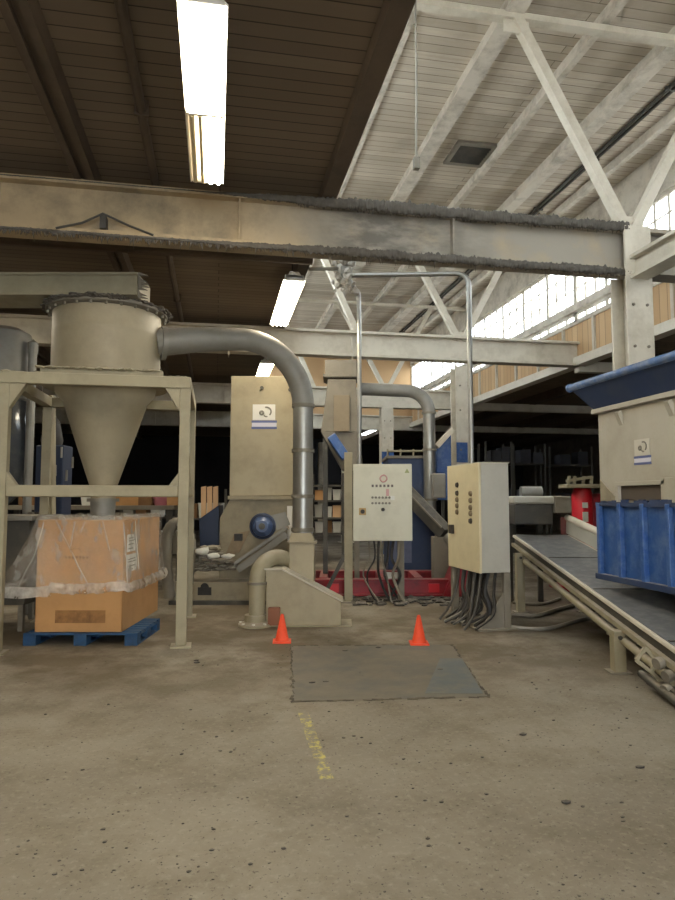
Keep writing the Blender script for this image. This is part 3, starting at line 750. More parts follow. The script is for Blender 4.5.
# ================================================================ GRANULATOR (tall beige cabinet)
gf = 10.6
gr = thing('granulator', 'tall beige granulator cabinet with round sticker, blue motor on its lower front', 'granulator', C(-1.2, gf, 0), CROT)
def G(px, py, f=gf): return ROOT[gr.name].inverted() @ at(px, py, f)
u0, u1 = G(231, 376), G(297, 497)
l0, l1 = G(220, 499), G(297, 596)
MB().box(u0.x, u1.x, 0, 1.5, u1.z + .02, u0.z).build('upper_cabinet', M['beige'], gr, .012)
MB().prism([(u0.x - .02, -.06, u1.z - .04), (u1.x + .02, -.06, u1.z - .04), (u1.x + .02, -.06, u1.z + .02), (u0.x - .02, -.06, u1.z + .02)], (0, 1.6, 0)).build('ledge', M['beige_dusty'], gr)
MB().prism([(l0.x, .0, .32), (l1.x, .0, .32), (l1.x, .0, u1.z - .04), (l0.x + .16, .0, u1.z - .04), (l0.x, 0, u1.z - .34)], (0, 1.5, 0)).build('cutting_chamber', M['beige_dusty'], gr, .01)
sk0, sk1 = G(181, 563), G(252, 597)
MB().box(sk0.x, l1.x + .1, -.45, 1.5, .06, .34).build('skid_base', M['beige_dusty'], gr, .01)
MB().box(sk0.x - .06, l1.x + .14, -.5, 1.5, 0, .06).build('floor_rail', M['grey_dark'], gr)
MB().box(G(204, 575).x, G(217, 575).x, -.455, -.44, .14, .26).lathe([(0, 0), (.065, 0), (.065, .012), (0, .012)], ((G(204, 575).x + G(217, 575).x) / 2, -.44, .26), 20, (0, -1, 0)).build('fork_slot', M['black'], gr)
# sticker
M['band'] = mat('pale_band', '#c6c6d2', .5, var=.04)
def sticker(parent, o, ux, n, s, plate):      # white square with grey roundel above a blue-grey banded strip
    o, ux, n = Vector(o), Vector(ux), Vector(n); uz = Vector((0, 0, 1))
    def quad(mb, a0, a1, b0, b1, d0, d1):
        P = lambda a, b, d: o + ux * a * s + uz * b * s + n * d
        mb.hexa([P(a0, b0, d0), P(a1, b0, d0), P(a1, b0, d1), P(a0, b0, d1), P(a0, b1, d0), P(a1, b1, d0), P(a1, b1, d1), P(a0, b1, d1)])
    p = MB(); quad(p, -.5, .5, -.36, .34, 0, .004); pl_ = p.build('sticker', plate, parent)
    g = MB()
    g.tube(arc(o + uz * .02 * s + ux * .12 * s + n * .005, ux, uz, .20 * s, -.9, 1.9, 12), .035 * s, 6)
    g.tube(arc(o - uz * .04 * s - ux * .10 * s + n * .005, ux, uz, .08 * s, 0, 2 * PI, 12), .045 * s, 6)
    g.tube(arc(o + uz * -.12 * s + ux * .10 * s + n * .005, ux, uz, .09 * s, 3.4, 5.4, 8), .03 * s, 6)
    g.build('roundel_print', M['mark_grey'], pl_)
    b = MB(); quad(b, -.55, .58, -.48, -.38, 0, .006); b.build('printed_band', M['mark_blue'], pl_)
    b = MB(); quad(b, -.55, .58, -.76, -.66, 0, .006); b.build('printed_band', M['mark_blue'], pl_)
    b = MB(); quad(b, -.53, .56, -.66, -.48, 0, .005); b.build('band_centre', M['band'], pl_)
s0 = G(264, 412)
sticker(gr, (s0.x, 0, s0.z), (1, 0, 0), (0, -1, 0), .37, M['white'])
for px, py in ((262, 388), (290, 390)):
    q = G(px, py); MB().lathe([(0, .03), (.03, .03), (.03, 0)], (q.x, 0, q.z), 10, (0, -1, 0)).build('lifting_stud', M['grey_dark'], gr)
# slanted motor bracket + motor
mc_ = G(263, 526, gf - .5)
mA, mB_ = G(237, 562, gf - .25), G(288, 527, gf - .25)
MB().bar((mA.x, -.3, mA.z), (mB_.x, -.3, mB_.z), .5, .05, (0, 0, 1)).hexa([(mc_.x - .05, -.5, mc_.z - .2), (mc_.x + .42, -.5, mc_.z + .02), (mc_.x + .42, -.47, mc_.z + .02), (mc_.x - .05, -.47, mc_.z - .2), (mc_.x - .05, -.5, mc_.z + .12), (mc_.x + .34, -.5, mc_.z + .22), (mc_.x + .34, -.47, mc_.z + .22), (mc_.x - .05, -.47, mc_.z + .12)]).bar((mA.x + .05, -.5, mA.z - .10), (mB_.x, -.5, mB_.z - .1), .05, .10).build('motor_bracket', M['galv_dull'], gr, .004)
mc = G(263, 526, gf - .5)
mt = MB().lathe([(0, -.06), (.09, -.06), (.11, -.03), (.155, .0), (.165, .05), (.165, .42), (0, .42)], (mc.x, -.58, mc.z), 32, (0, 1, 0)).build('motor', M['blue_motor'], gr, smooth=35)
MB().lathe([(.16, -.015), (.20, 0), (.20, .08), (.165, .09)], (mc.x, -.58, mc.z), 32, (0, 1, 0)).build('fan_cowl_ring', M['navy'], mt, smooth=35)
MB().lathe([(0, -.075), (.05, -.072), (.05, -.06)], (mc.x, -.58, mc.z), 16, (0, 1, 0)).build('hub_cap', M['grey_dark'], mt)
tb0 = G(239, 536, gf - .3); MB().box(tb0.x - .06, tb0.x + .06, -.42, -.3, tb0.z - .07, tb0.z + .04).build('junction_box', M['black'], gr, .006)
sl0, sl1 = G(289, 506, gf - .1), G(289, 540, gf - .1)
MB().box(sl0.x - .03, sl0.x + .05, -.1, 0, sl1.z, sl0.z).build('hose_guard', M['white'], gr)
# hatch on the chamber
hq = G(232, 540); MB().prism([(hq.x - .12, -.02, hq.z - .28), (hq.x + .12, -.02, hq.z - .2), (hq.x + .30, -.02, hq.z + .16), (hq.x + .04, -.02, hq.z + .1)], (0, .03, 0)).build('chamber_hatch', mat('brownish_hatch', '#8b7a61', .65, dirt='#5b4a38', damt=.6), gr)

# clutter to the left of the granulator
def slabthing(name, label, cat, m, pts, depth, f, group=None, bevel=.004):
    P = [at(px, py, f) for px, py in pts]; o = sum(P, Vector()) / len(P); o.z = min(p.z for p in P)
    dv = Vector((SA, CA, 0)) * depth
    mb = MB().prism(P, dv)
    ob = mb.build(name, m, None, bevel, origin=o); return tag(ob, label, cat, group)
bn = thing('blue_tote', 'dark blue plastic tote holding tan boards, left of the granulator', 'tote', at(209, 560, 10.9), CROT)
def Bq(px, py, f=10.9): return ROOT[bn.name].inverted() @ at(px, py, f)
k0, k1, k2, k3 = Bq(199, 519), Bq(219, 505), Bq(219, 548), Bq(200, 552)
MB().prism([k3, k2, k1, k0], (0, .4, 0)).build('tote_body', M['navy'], bn, .01)
for i, (xa, xb) in enumerate(((201, 206), (207, 212), (213, 218))):
    slabthing('tan_board', ['tan board leaving the blue tote, on the left of three', 'middle tan board of three standing in the blue tote', 'tan board nearest the granulator of three in the blue tote'][i], 'board', M['tanboard'], [(xa, 522 - i * 4), (xb, 519 - i * 4), (xb, 486), (xa, 487)], .04, 11.05, 'tan boards in the blue tote')
random.seed(21)
sh = MB()
for k in range(150):
    px = random.uniform(184, 236); p = at(px, random.uniform(568 - 22 * math.sin((px - 184) / 52 * PI), 570), 10.3 + random.uniform(-.1, .1)); sh.blob(p, random.uniform(.03, .09), (1.5, 1, .5), k, .6)
tag(sh.build('scrap_heap', M['grey_dusty']), 'heap of mixed grey plastic scrap on the granulator skid', 'scrap', kind='stuff')
for i, (px, py, w) in enumerate(((203, 551, 10), (213, 556, 9), (228, 556, 8))):
    p = at(px, py, 10.12); mb = MB().blob((0, 0, 0), w * 10.2 / FPX * .75, (1, .5, .45), i, .5, 2)
    o = mb.build('white_scrap_piece', M['scrap'], smooth=60); o.location = p
    tag(o, ['white plastic scrap lying on the skid below the blue tote', 'long white scrap offcut in the middle of the skid heap', 'white scrap lump closest to the granulator chamber'][i], 'scrap', 'white scrap on the skid')

fh = [at(*p, 10.15) for p in ((170, 592), (166, 560), (168, 533), (177, 523), (187, 530), (190, 552), (186, 585))]
def spline(P, k=5):
    out = []
    for i in range(len(P) - 1):
        a, b = P[max(i - 1, 0)], P[min(i + 2, len(P) - 1)]
        for j in range(k):
            t = j / k; out.append(.5 * ((2 * P[i]) + (P[i + 1] - a) * t + (2 * a - 5 * P[i] + 4 * P[i + 1] - b) * t * t + (3 * P[i] - a - 3 * P[i + 1] + b) * t ** 3))
    return out + [P[-1]]
fh[0].z = .1; fh[-1].z = .12
pts = spline(fh, 8)
hs = MB().tube(pts, [.085 + .012 * (i % 2) for i in range(len(pts))], 14).build('flexible_hose', M['grey_dusty'], smooth=60)
tag(hs, 'ribbed grey flexible hose arched over the floor behind the right frame leg', 'hose')
# ================================================================ CONTROL PANELS
def cable(parent, pts, r=.012, m='black', n=6):
    P = [Vector(p) for p in pts]; out = []
    for i in range(len(P) - 1):
        a, b = P[max(i - 1, 0)], P[min(i + 2, len(P) - 1)]
        for k in range(5):
            t = k / 5; p0, p1 = P[i], P[i + 1]; m0, m1 = (p1 - a) * .5, (b - p0) * .5
            out.append(p0 * (2 * t ** 3 - 3 * t ** 2 + 1) + m0 * (t ** 3 - 2 * t ** 2 + t) + p1 * (-2 * t ** 3 + 3 * t ** 2) + m1 * (t ** 3 - t ** 2))
    out.append(P[-1])
    mb = MB().tube(out, r, n); return mb
f1 = 10.3
p1 = thing('control_panel', 'off-white control panel with pink roundel on a post, left of the two panels', 'control panel', C(.5, f1, 0), CROT)
def Q(px, py, f=f1): return ROOT[p1.name].inverted() @ at(px, py, f)
a, b = Q(353, 464), Q(412.5, 541)
MB().box(a.x + .01, b.x - .01, .02, .34, b.z + .01, a.z - .01).build('cabinet', M['panel_grey'], p1, .01)
dr = MB().box(a.x, b.x, 0, .025, b.z, a.z).build('door', M['panel'], p1, .008)
q = Q(362.5, 511.5); hd = MB().box(q.x - .055, q.x + .055, -.03, 0, q.z - .055, q.z + .055).build('main_switch', mat('switch_plate', '#a68a55', .5), dr, .006)
MB().lathe([(0, .05), (.03, .05), (.035, .03), (.035, 0)], (q.x, 0, q.z), 16, (0, -1, 0)).build('switch_knob', M['button'], hd)
q = Q(383, 509.5); MB().lathe([(0, .04), (.025, .04), (.03, 0)], (q.x, 0, q.z), 14, (0, -1, 0)).build('knob', M['button'], dr)
q = Q(407, 471); MB().prism([(q.x - .04, -.002, q.z - .03), (q.x + .04, -.002, q.z - .03), (q.x, -.002, q.z + .04)], (0, .003, 0)).build('warning_triangle', mat('warning_sticker', '#8d9465', .5), dr)
q = Q(383.5, 478.5)
MB().tube(arc((q.x, -.003, q.z), (1, 0, 0), (0, 0, 1), .052, 0, 2 * PI, 20), .014, 6).build('logo_roundel', M['mark_pink'], dr)
mk = MB()
for k in range(6):     # short blurred lettering row, cannot be read in the photograph
    x = Q(373 + k * 3.9, 486).x; z = Q(373, 486).z; mk.box(x - .022, x + .012, -.003, .0, z - .018, z + .022)
mk.build('logo_lettering', M['mark_dark'], dr)
MB().box(Q(386, 490).x, Q(389, 490).x, -.003, 0, Q(386, 496).z, Q(386, 489).z).build('pink_streak', M['mark_pink'], dr)
mk = MB()
for row, ys in ((497.5, range(6)), (503.2, range(6))):
    for k in ys:
        x = Q(372.5 + k * 3.4, row).x; z = Q(372, row).z; mk.lathe([(0, .012), (.017, .012), (.02, 0)], (x, 0, z), 10, (0, -1, 0))
mk.build('button_row', M['mark_grey'], dr)
MB().box(Q(390.5, 498).x, Q(394.5, 498).x, -.004, 0, Q(390, 500).z, Q(390, 496).z).build('name_plate', M['scrap'], dr)
po = Q(348.5, 500); 
MB().box(po.x - .065, po.x + .065, .05, .18, .02, Q(350, 452).z).build('post', M['frame_beige'], p1, .006)
MB().box(po.x - .15, po.x + .15, -.05, .28, 0, .02).build('foot_plate', M['grey_dusty'], p1)
MB().bar((po.x - .05, .1, .75), (po.x - .42, .1, .03), .06, .06).build('brace', M['grey_dark'], p1)
MB().box(b.x - .22, b.x - .12, .12, .22, .02, b.z).build('rear_post', M['grey_dusty'], p1, .005)
random.seed(9)
for k in range(7):
    x0 = a.x + .25 + k * .08; 
    cable(p1, [(x0, .12, b.z + .02), (x0 + random.uniform(-.04, .06), .1 + random.uniform(-.1, .1), b.z - .28), (x0 + random.uniform(-.12, .12), .1, b.z - .55), (x0 + random.uniform(-.1, .18), random.uniform(-.1, .25), .04), (x0 + random.uniform(.1, .35), random.uniform(-.1, .2), .02)], random.uniform(.012, .024)).build('cable', M['black'] if k % 3 else M['grey_dusty'], p1)

# second panel, turned: its door looks towards the left
nc = C(1.765, 8.1); lc = C(1.545, 9.08)
dv = (lc - nc); wd = dv.length
ang2 = math.atan2(dv.y, dv.x)                    # local +X runs along the door away from the viewer
p2 = thing('control_panel', 'tall cream control panel on a pedestal, seen corner on, door with two button columns', 'control panel', nc, ang2)
# local: x along door (0..wd), y<0 to the right of the door (side depth)
dep = .40; z0p, z1p = .70, 2.06
MB().box(.0, wd, -dep, -.02, z0p, z1p).build('cabinet', M['panel_grey'], p2, .01)
MB().box(-.01, wd + .01, -dep - .01, .01, z1p, z1p + .012).build('rain_lip', M['panel'], p2, .004)
dr = MB().box(-.005, wd + .005, -.02, .012, z0p - .005, z1p).build('door', M['panel_cream'], p2, .008)
def D(px, py):
    d = ray(px, py); n = Vector((-math.sin(ang2), math.cos(ang2), 0)); t = (nc + n * .012 - CAM).dot(n) / d.dot(n)
    return ROOT[p2.name].inverted() @ (CAM + d * t)
for (px, ys) in ((457.5, (485, 493.2, 499.7, 505.7, 512)), (471, (493.5, 500.5, 507.5, 513.5, 521))):
    for i, py in enumerate(ys):
        q = D(px, py); last = (px > 465 and i == 4) or (px < 465 and i < 2)
        MB().lathe([(0, .025), (.028, .025), (.034, .012), (.038, 0)], (q.x, .012, q.z), 14, (0, 1, 0)).build('push_button', M['button'] if last else mat('brown_button_%d%d' % (px, i), '#6d5f48', .5), dr)
q = D(452.5, 529); MB().box(q.x - .06, q.x + .06, .012, .05, q.z - .06, q.z + .06).build('door_handle', M['button'], dr, .006)
# pedestal of two side plates and cables between
for x in (.02, wd - .10):
    MB().box(x, x + .08, -dep - .01, -dep + .08, .02, z0p).build('foot_post', M['grey_dusty'], p2, .006)
    MB().prism([(x + .02, -dep + .08, z0p - .25), (x + .02, -dep + .08, .02), (x + .02, -.02, .02)], (.03, 0, 0)).build('gusset', M['grey_dusty'], p2)
MB().box(wd - .10, wd - .02, -.10, -.01, .02, z0p).build('foot_post', M['grey_dusty'], p2, .006)
MB().box(-.04, wd + .02, -dep - .06, .06, 0, .02).build('foot_plate', M['grey_dusty'], p2)
for k in range(15):
    x0 = .10 + (k % 5) * .17; y0 = -.05 - (k % 3) * .10
    cable(p2, [(x0, y0, z0p + .02), (x0 + random.uniform(-.05, .05), y0 + .04, .45), (x0 - random.uniform(.0, .15), y0 + random.uniform(0, .2), .2), (x0 + random.uniform(-.1, .1), y0 + random.uniform(.1, .4), .02)], random.uniform(.014, .03)).build('cable', M['black'] if k % 3 else M['grey_dark'], p2)

# conduits dropping from the roof
zk = 4.88
jx = at(345, 270, 9.3); jx.z = zk
jb = thing('conduit_junction', 'dust-wrapped junction where two roof conduits meet below the near beam', 'junction box', jx)
mb = MB()
for k in range(60): mb.blob((random.gauss(0, .06), random.gauss(0, .06), random.gauss(0, .1)), random.uniform(.03, .07), (1, 1, 1), k, .6)
tag(mb.build('dust_wrap', mat('pale_lint', '#a8a49b', .95, var=.3, scale=18), jb), kind='stuff')
MB().box(-.07, .07, -.07, .07, -.12, .12).build('junction_housing', M['galv_dull'], jb, .008)
MB().bar((0, 0, .1), (XE + .08 - jx.x, 0, .06), .04, .04).build('support_bracket', M['grey_dusty'], jb)
e1 = at(457, 270, 9.0); e1.z = zk - .08
rr = .16
u = (e1 - jx).normalized()
pz2 = 2.075
path = [jx, jx.lerp(e1, .5)] + arc(e1 - u * rr * 0 - Vector((0, 0, rr)), u, (0, 0, 1), rr, PI / 2, 0, 8)
xe = path[-1]
tag(MB().tube(path + [Vector((xe.x, xe.y, pz2))], .036, 12).build('conduit', M['galv'], smooth=50, origin=xe * 1), 'long pale conduit bending down in front of the middle column to the cream panel', 'conduit')
q1 = at(359, 300, 10.40)
end1 = Vector((q1.x, q1.y, at(350, 466, 10.3).z))
path = [jx + Vector((0, 0, -.05)), jx.lerp(q1, .4) + Vector((0, 0, .06)), jx.lerp(q1, .8) + Vector((0, 0, .03)), q1 + Vector((0, 0, -.15)), end1]
pts = [Vector(p) for p in path]
tag(cable(None, pts, .036, n=12).build('conduit', M['galv'], smooth=50), 'pale conduit curving down from the junction to the post of the off-white panel', 'conduit')

# ================================================================ RED BASE, FEEDER, SECOND DUCT, BLUE MACHINE
rb = thing('red_skid', 'long low red steel base frame on the floor behind the off-white panel', 'machine base', C(.9, 11.3, 0), CROT)
def Rl(px, py, f): return ROOT[rb.name].inverted() @ at(px, py, f)
ra, rc = Rl(313, 585, 10.95), Rl(476, 585, 10.95)
for y, nm in ((-.4, 'front_channel'), (.9, 'rear_channel')):
    MB().box(ra.x, rc.x, y, y + .16, .05, .25).box(ra.x, rc.x, y - .03, y + .19, .25, .29).box(ra.x, rc.x, y - .03, y + .19, .02, .05).build(nm, M['red'], rb, .006)
for x in (ra.x + .1, -.2, .4, rc.x - .3): MB().box(x, x + .14, -.24, .9, .10, .30).build('cross_member', M['red'], rb, .006)
for x in (ra.x + .25, rc.x - .8): MB().box(x, x + .18, -.43, -.40, .08, .22).build('end_plate', M['red_bright'], rb)
q = Rl(392, 575, 10.9); MB().box(q.x - .14, q.x + .14, -.45, -.43, q.z - .05, q.z + .05).build('white_tag', M['white'], rb)
q = Rl(460, 580, 10.9); MB().prism([(q.x - .3, -.5, .02), (q.x + .35, -.5, .02), (q.x + .2, -.5, .5), (q.x - .1, -.5, .5)], (0, .5, 0)).build('gearbox_cover', M['red'], rb, .01)

random.seed(77)
ch = MB()
for k in range(130):
    px = random.uniform(352, 470); q = ground(px, 597 + random.uniform(-3, 9)); ch.blob((q.x, q.y, .01), random.uniform(.02, .07), (1.5, 1, .6), k, .7)
tag(ch.build('rubber_crumb', M['black']), 'dark rubber crumb heaped on the floor along the red base frame', 'crumb', kind='stuff')
ff = 11.6
M['feeder'] = mat('feeder_grey_beige', '#7a7569', .7, var=.14, scale=4, dirt='#5a5346', damt=.6, dust=.8)
fd = thing('dust_feeder', 'grey dust-caked feeder tower with capped top, behind the off-white panel post', 'feeder', C(.05, ff, 0), CROT)
def Fl(px, py, f=ff): return ROOT[fd.name].inverted() @ at(px, py, f)
a, b = Fl(325, 361), Fl(357, 379)
MB().box(a.x, b.x, -.1, .5, b.z, a.z).build('top_cap', M['grey_dusty'], fd, .015)
MB().box(a.x - .03, b.x + .03, -.13, .53, b.z + .02, b.z + .07).build('cap_flange', M['grey_dusty'], fd)
c_, d_ = Fl(328, 380), Fl(356, 418)
MB().frustum((Fl(322, 0).x, Fl(357, 0).x, -.05, .5), Fl(0, 432).z, (c_.x, d_.x, -.08, .48), c_.z).build('body', M['feeder'], fd, .01)
MB().box(Fl(334, 0).x, Fl(349, 0).x, -.11, -.05, Fl(0, 432).z, Fl(0, 396).z).build('inspection_door', mat('tan_inspection_door', '#7c715e', .7, dirt='#675a45', damt=.5), fd, .006)
MB().frustum((Fl(342, 0).x, Fl(362, 0).x, .05, .35), Fl(0, 470).z, (Fl(322, 0).x, Fl(358, 0).x, -.05, .5), Fl(0, 432).z).build('outlet_hopper', M['feeder'], fd, .006)
MB().bar(Fl(331, 436, ff - .2), Fl(346, 458, ff - .2), .3, .16).build('blue_gear_motor', M['blue'], fd, .02)
for px in (326, 356):
    for y in (.05, .4): MB().box(Fl(px, 0).x - .04, Fl(px, 0).x + .04, y, y + .08, 0, Fl(0, 430).z).build('leg', M['grey_dusty'] if px > 330 else M['grey_dark'], fd)

# second round duct
f2 = 12.2
s2 = thing('transfer_duct', 'slim grey round duct arching from the feeder down onto the blue machine', 'duct', at(430, 505, f2), CROT)
def Sl(px, py, f=f2): return ROOT[s2.name].inverted() @ at(px, py, f)
h0, h1, dn = Sl(360, 389), Sl(412, 391), Sl(430, 505)
re = .42
path = [h0, (h1 + h0) / 2 + Vector((0, 0, .0)), Vector((dn.x - re, 0, h1.z))] + arc(Vector((dn.x - re, 0, h1.z - re)), (1, 0, 0), (0, 0, 1), re, PI / 2, 0, 10)
MB().tube(path, .12, 22).build('elbow', M['galv_dull'], s2, smooth=50)
MB().tube([(dn.x, 0, h1.z - re), (dn.x, 0, dn.z - .1)], .115, 22).build('down_pipe', M['galv'], s2, smooth=50)
cl = MB()
for z in (h1.z - re, h1.z - re - .7, dn.z + .1): cl.lathe([(.115, -.02), (.14, -.02), (.14, .02), (.115, .02)], (dn.x, 0, z), 22)
each_piece(cl, 'clamp_ring', M['grey_dusty'], s2, smooth=30)

bm_ = thing('blue_mill', 'dark blue machine with a handrail on top, half hidden by the off-white panel', 'machine', C(1.4, 12.6, 0), CROT)
def Bl(px, py, f=12.5): return ROOT[bm_.name].inverted() @ at(px, py, f)
a, b = Bl(388, 458), Bl(436, 572)
MB().box(a.x, b.x, 0, 1.2, .1, a.z).build('housing', M['blue_dark'], bm_, .012)
MB().box(a.x + .08, a.x + .45, -.02, 0, .4, a.z - .1).build('side_door', mat('greyed_blue', '#5b6480', .5, dirt='#3a4256', damt=.5), bm_)
MB().box(a.x - .03, b.x + .03, -.05, 1.25, a.z, a.z + .05).build('top_plate', M['grey_dusty'], bm_)
MB().box(a.x + .02, b.x - .02, .05, 1.15, 0, .1).build('plinth', M['grey_dark'], bm_)
rl = MB().tube([(a.x, -.02, a.z + .14), (b.x - .1, -.02, a.z + .14)], .02, 8)
for k in range(4): rl.tube([(a.x + k * .25, -.02, a.z + .04), (a.x + k * .25, -.02, a.z + .18)], .018, 8)
rl.build('handrail', M['frame_beige'], bm_)
# blue hopper with pale sloping rim between duct and column
bh = thing('blue_chute', 'small blue chute with pale sloping rim between the slim duct and the column', 'chute', C(1.98, 12.4, 0), CROT)
def Hh(px, py, f=12.35): return ROOT[bh.name].inverted() @ at(px, py, f)
P = [Hh(437, 500), Hh(451, 500), Hh(451, 432), Hh(437, 446)]
MB().prism(P, (0, .35, 0)).build('chute_body', M['blue'], bh, .006)
MB().bar(Hh(436, 447, 12.34), Hh(451.5, 430, 12.34), .36, .09).build('pale_rim', M['cream_steel'], bh)
for px in (438, 449): MB().box(Hh(px, 0).x - .03, Hh(px, 0).x + .03, .1, .16, 0, Hh(0, 500).z).build('leg', M['grey_dark'], bh)
# inclined screw conveyor between the panels
sc_ = thing('screw_conveyor', 'grey dusty inclined trough conveyor running down between the two panels', 'conveyor', C(1.45, 11.0, 0), CROT)
def Sc(px, py, f): return ROOT[sc_.name].inverted() @ at(px, py, f)
a, b = Sc(402, 488, 12.1), Sc(446, 534, 11.5)
MB().bar(a, b, .28, .20).build('trough', M['grey_dark'], sc_, .01)
MB().bar(a + Vector((0, 0, .115)), b + Vector((0, 0, .115)), .33, .025).build('trough_lid', M['grey_dusty'], sc_)
q = Sc(443, 560, 11.5)
MB().box(q.x - .18, q.x + .08, q.y - .1, q.y + .2, 0, b.z - .05).build('stand', M['grey_dusty'], sc_, .008)
MB().lathe([(0, 0), (.13, 0), (.13, .3), (0, .3)], b + (b - a).normalized() * .05, 18, (b - a)).build('drive_motor', M['galv_dull'], sc_, smooth=40)
q = Sc(440, 482, 11.3)
MB().box(q.x - .12, q.x + .1, q.y, q.y + .2, q.z - .28, q.z + .15).build('gear_box', M['galv_dull'], sc_, .02)

# ================================================================ RIGHT: CONVEYOR
def zc_(f): return .63 + .138 * (f - 6.87)
cvf0, cvf1 = 4.85, 9.95
rN, rF = 2.68, 3.50
org = C((rN + rF) / 2, 7.4, 0)
cv = thing('belt_conveyor', 'long inclined belt conveyor rising away under the blue-skirted shredder', 'conveyor', org, CROT)
def K(r, f, z): return ROOT[cv.name].inverted() @ C(r, f, z)
def along(r, dz, f0=cvf0, f1=cvf1): return K(r, f0, zc_(f0) + dz), K(r, f1, zc_(f1) + dz)
a, b = along((rN + rF) / 2, .005)
MB().bar(a, b, rF - rN - .04, .03).build('belt', mat('grey_rubber_belt', '#5f646a', .36, var=.2, scale=10, dirt='#9a9da0', damt=.4, dscale=9, dust=.2), cv)
sm = MB()
for f in (5.4, 6.95, 8.4): p = K((rN + rF) / 2, f, zc_(f) + .02); q = K((rN + rF) / 2, f + .03, zc_(f + .03) + .02); sm.bar(p, q, rF - rN - .06, .012)
sm.build('belt_joint', M['black'], cv)
for r, s in ((rN, -1), (rF, 1)):
    a, b = along(r, -.02); o = MB().bar(a + Vector((0, 0, .02)), b + Vector((0, 0, .02)), .035, .035).build('side_rail', M['cream_bright'], cv, .004)  # near-white colour imitates the highlight along the rail top
    MB().bar(*along(r - s * .02, -.07), .02, .12).build('rail_web', M['grey_dark'], o)  # dark strip standing in for the shaded gap below the rail
    a, b = along(r + s * .01, -.125); MB().bar(a, b, .06, .045).build('rail_stiffener', M['frame_beige'], o)
    a, b = along(r + s * .02, -.235, 5.25, 9.3); MB().tube([a, b], .038, 12).build('lower_tube', M['frame_beige'], cv, smooth=50)
# far guard (raised pale side)
a, b = along(rF + .02, .14, 6.8, 10.0); MB().bar(a, b, .05, .22).build('far_side_guard', M['panel_grey'], cv, .006)
a, b = along(rF + .02, .27, 6.8, 10.0); MB().tube([a, b], .05, 12).build('guard_roll', M['cream_bright'], cv, smooth=50)
for r in (rN - .06, rF + .04):
    for f in (6.2, 9.45):
        p = K(r, f, 0); zt_ = zc_(f) - .15
        o = MB().box(p.x - .055, p.x + .055, p.y - .055, p.y + .055, .012, zt_).build('leg', M['frame_beige'], cv, .005)
        MB().box(p.x - .1, p.x + .1, p.y - .09, p.y + .09, 0, .012).build('foot_plate', M['grey_dusty'], o)
        MB().lathe([(0, .02), (.02, .02), (.02, 0)], (p.x, p.y - .055, zt_ - .06), 8, (0, -1, 0)).build('leg_bolt', M['grey_dark'], o)
rp = K((rN + rF) / 2, cvf0 + .05, zc_(cvf0) - .10)
MB().tube([rp + Vector((-.40, 0, 0)), rp + Vector((.40, 0, 0))], .09, 20).build('tail_roller', M['grey_dark'], cv, smooth=50)
for f in (5.8, 7.0, 8.2, 9.2):
    p = K((rN + rF) / 2, f, zc_(f) - .2); MB().tube([p + Vector((-.39, 0, 0)), p + Vector((.39, 0, 0))], .03, 10).build('return_roller', M['grey_dark'], cv, smooth=50)
# take-up bracket low at the near end
tk = MB()
for px0, py0, px1, py1 in ((645, 648, 657, 661), (636, 660, 651, 672), (651, 672, 668, 688), (657, 661, 651, 672), (645, 648, 636, 660)):
    tk.bar(K(*(lambda p: (p.x * CA - p.y * SA, 5.42, p.z))(at(px0, py0, 5.42))), K(*(lambda p: (p.x * CA - p.y * SA, 5.42, p.z))(at(px1, py1, 5.42))), .03, .03)
tk.build('take_up_bracket', M['frame_beige'], cv, .003)
a, b = K(2.58, 5.65, .13), K(2.58, 5.0, .06); MB().tube([a, b], .035, 12).build('tension_rod', M['grey_dark'], cv, smooth=50)
a, b = K(2.62, 5.6, .10), K(2.62, 4.85, .07); MB().bar(a, b, .05, .08).build('tension_frame', M['grey_dark'], cv)
for px, py in ((659, 663), (668, 676), (667, 690)):
    p = at(px, py, 5.25); p = ROOT[cv.name].inverted() @ p
    MB().lathe([(0, -.03), (.045, -.03), (.05, 0), (.045, .03), (0, .03)], p, 14, (1, .3, .2)).build('pulley', M['grey_dusty'], cv, smooth=40)
for x in (rN - .02, rF - .06):
    p, q = K(x, 5.0, .0), K(x, 5.12, zc_(5.0) - .15); MB().box(p.x, p.x + .08, p.y, p.y + .08, 0, zc_(5.0) - .16).build('tail_stand', M['grey_dark'], cv)
# head cover at the top end
h0, h1 = K(2.66, 9.85, 0), K(3.28, 10.55, 0)
zh0, zh1 = 1.28, 1.80
MB().box(h0.x, h1.x, h0.y, h1.y, zh0 + .26, zh1 - .14).build('head_cover', M['panel_grey'], cv, .03)
MB().box(h0.x + .02, h1.x - .02, h0.y + .03, h1.y, zh0 - .05, zh0 + .26).build('head_skirt', M['grey_dark'], cv, .02)
MB().tube([((h0.x + .18), h0.y + .25, zh1 - .08), (h1.x - .12, h0.y + .25, zh1 - .08)], .09, 18).build('head_drum', M['galv'], cv, smooth=50)
MB().box(h1.x, h1.x + .26, h0.y, h1.y, zh0 + .12, zh1 - .14).build('head_motor_box', M['grey_dusty'], cv, .02)
for x in (h0.x + .05, h1.x - .1):
    MB().box(x, x + .07, h1.y - .15, h1.y - .08, 0, zh0).build('head_leg', M['grey_dark'], cv)
# hoses on the floor near it
random.seed(31)
for i, (pts, r) in enumerate((([(512, 617), (535, 618), (556, 612), (574, 607)], .03), ([(511, 629), (530, 631), (552, 630), (580, 622), (600, 618)], .026), ([(513, 604), (540, 606), (560, 600)], .024))):
    P = [ground(*p) + Vector((0, 0, r)) for p in pts]
    tag(cable(None, P, r).build('floor_hose', M['grey_dusty'] if i != 1 else M['galv_dull']), ['grey hose curving over the floor behind the panel pedestal', 'paler hose lying nearest the viewer beside the panel pedestal', 'grey hose farthest back under the conveyor'][i], 'hose', 'hoses under the conveyor')

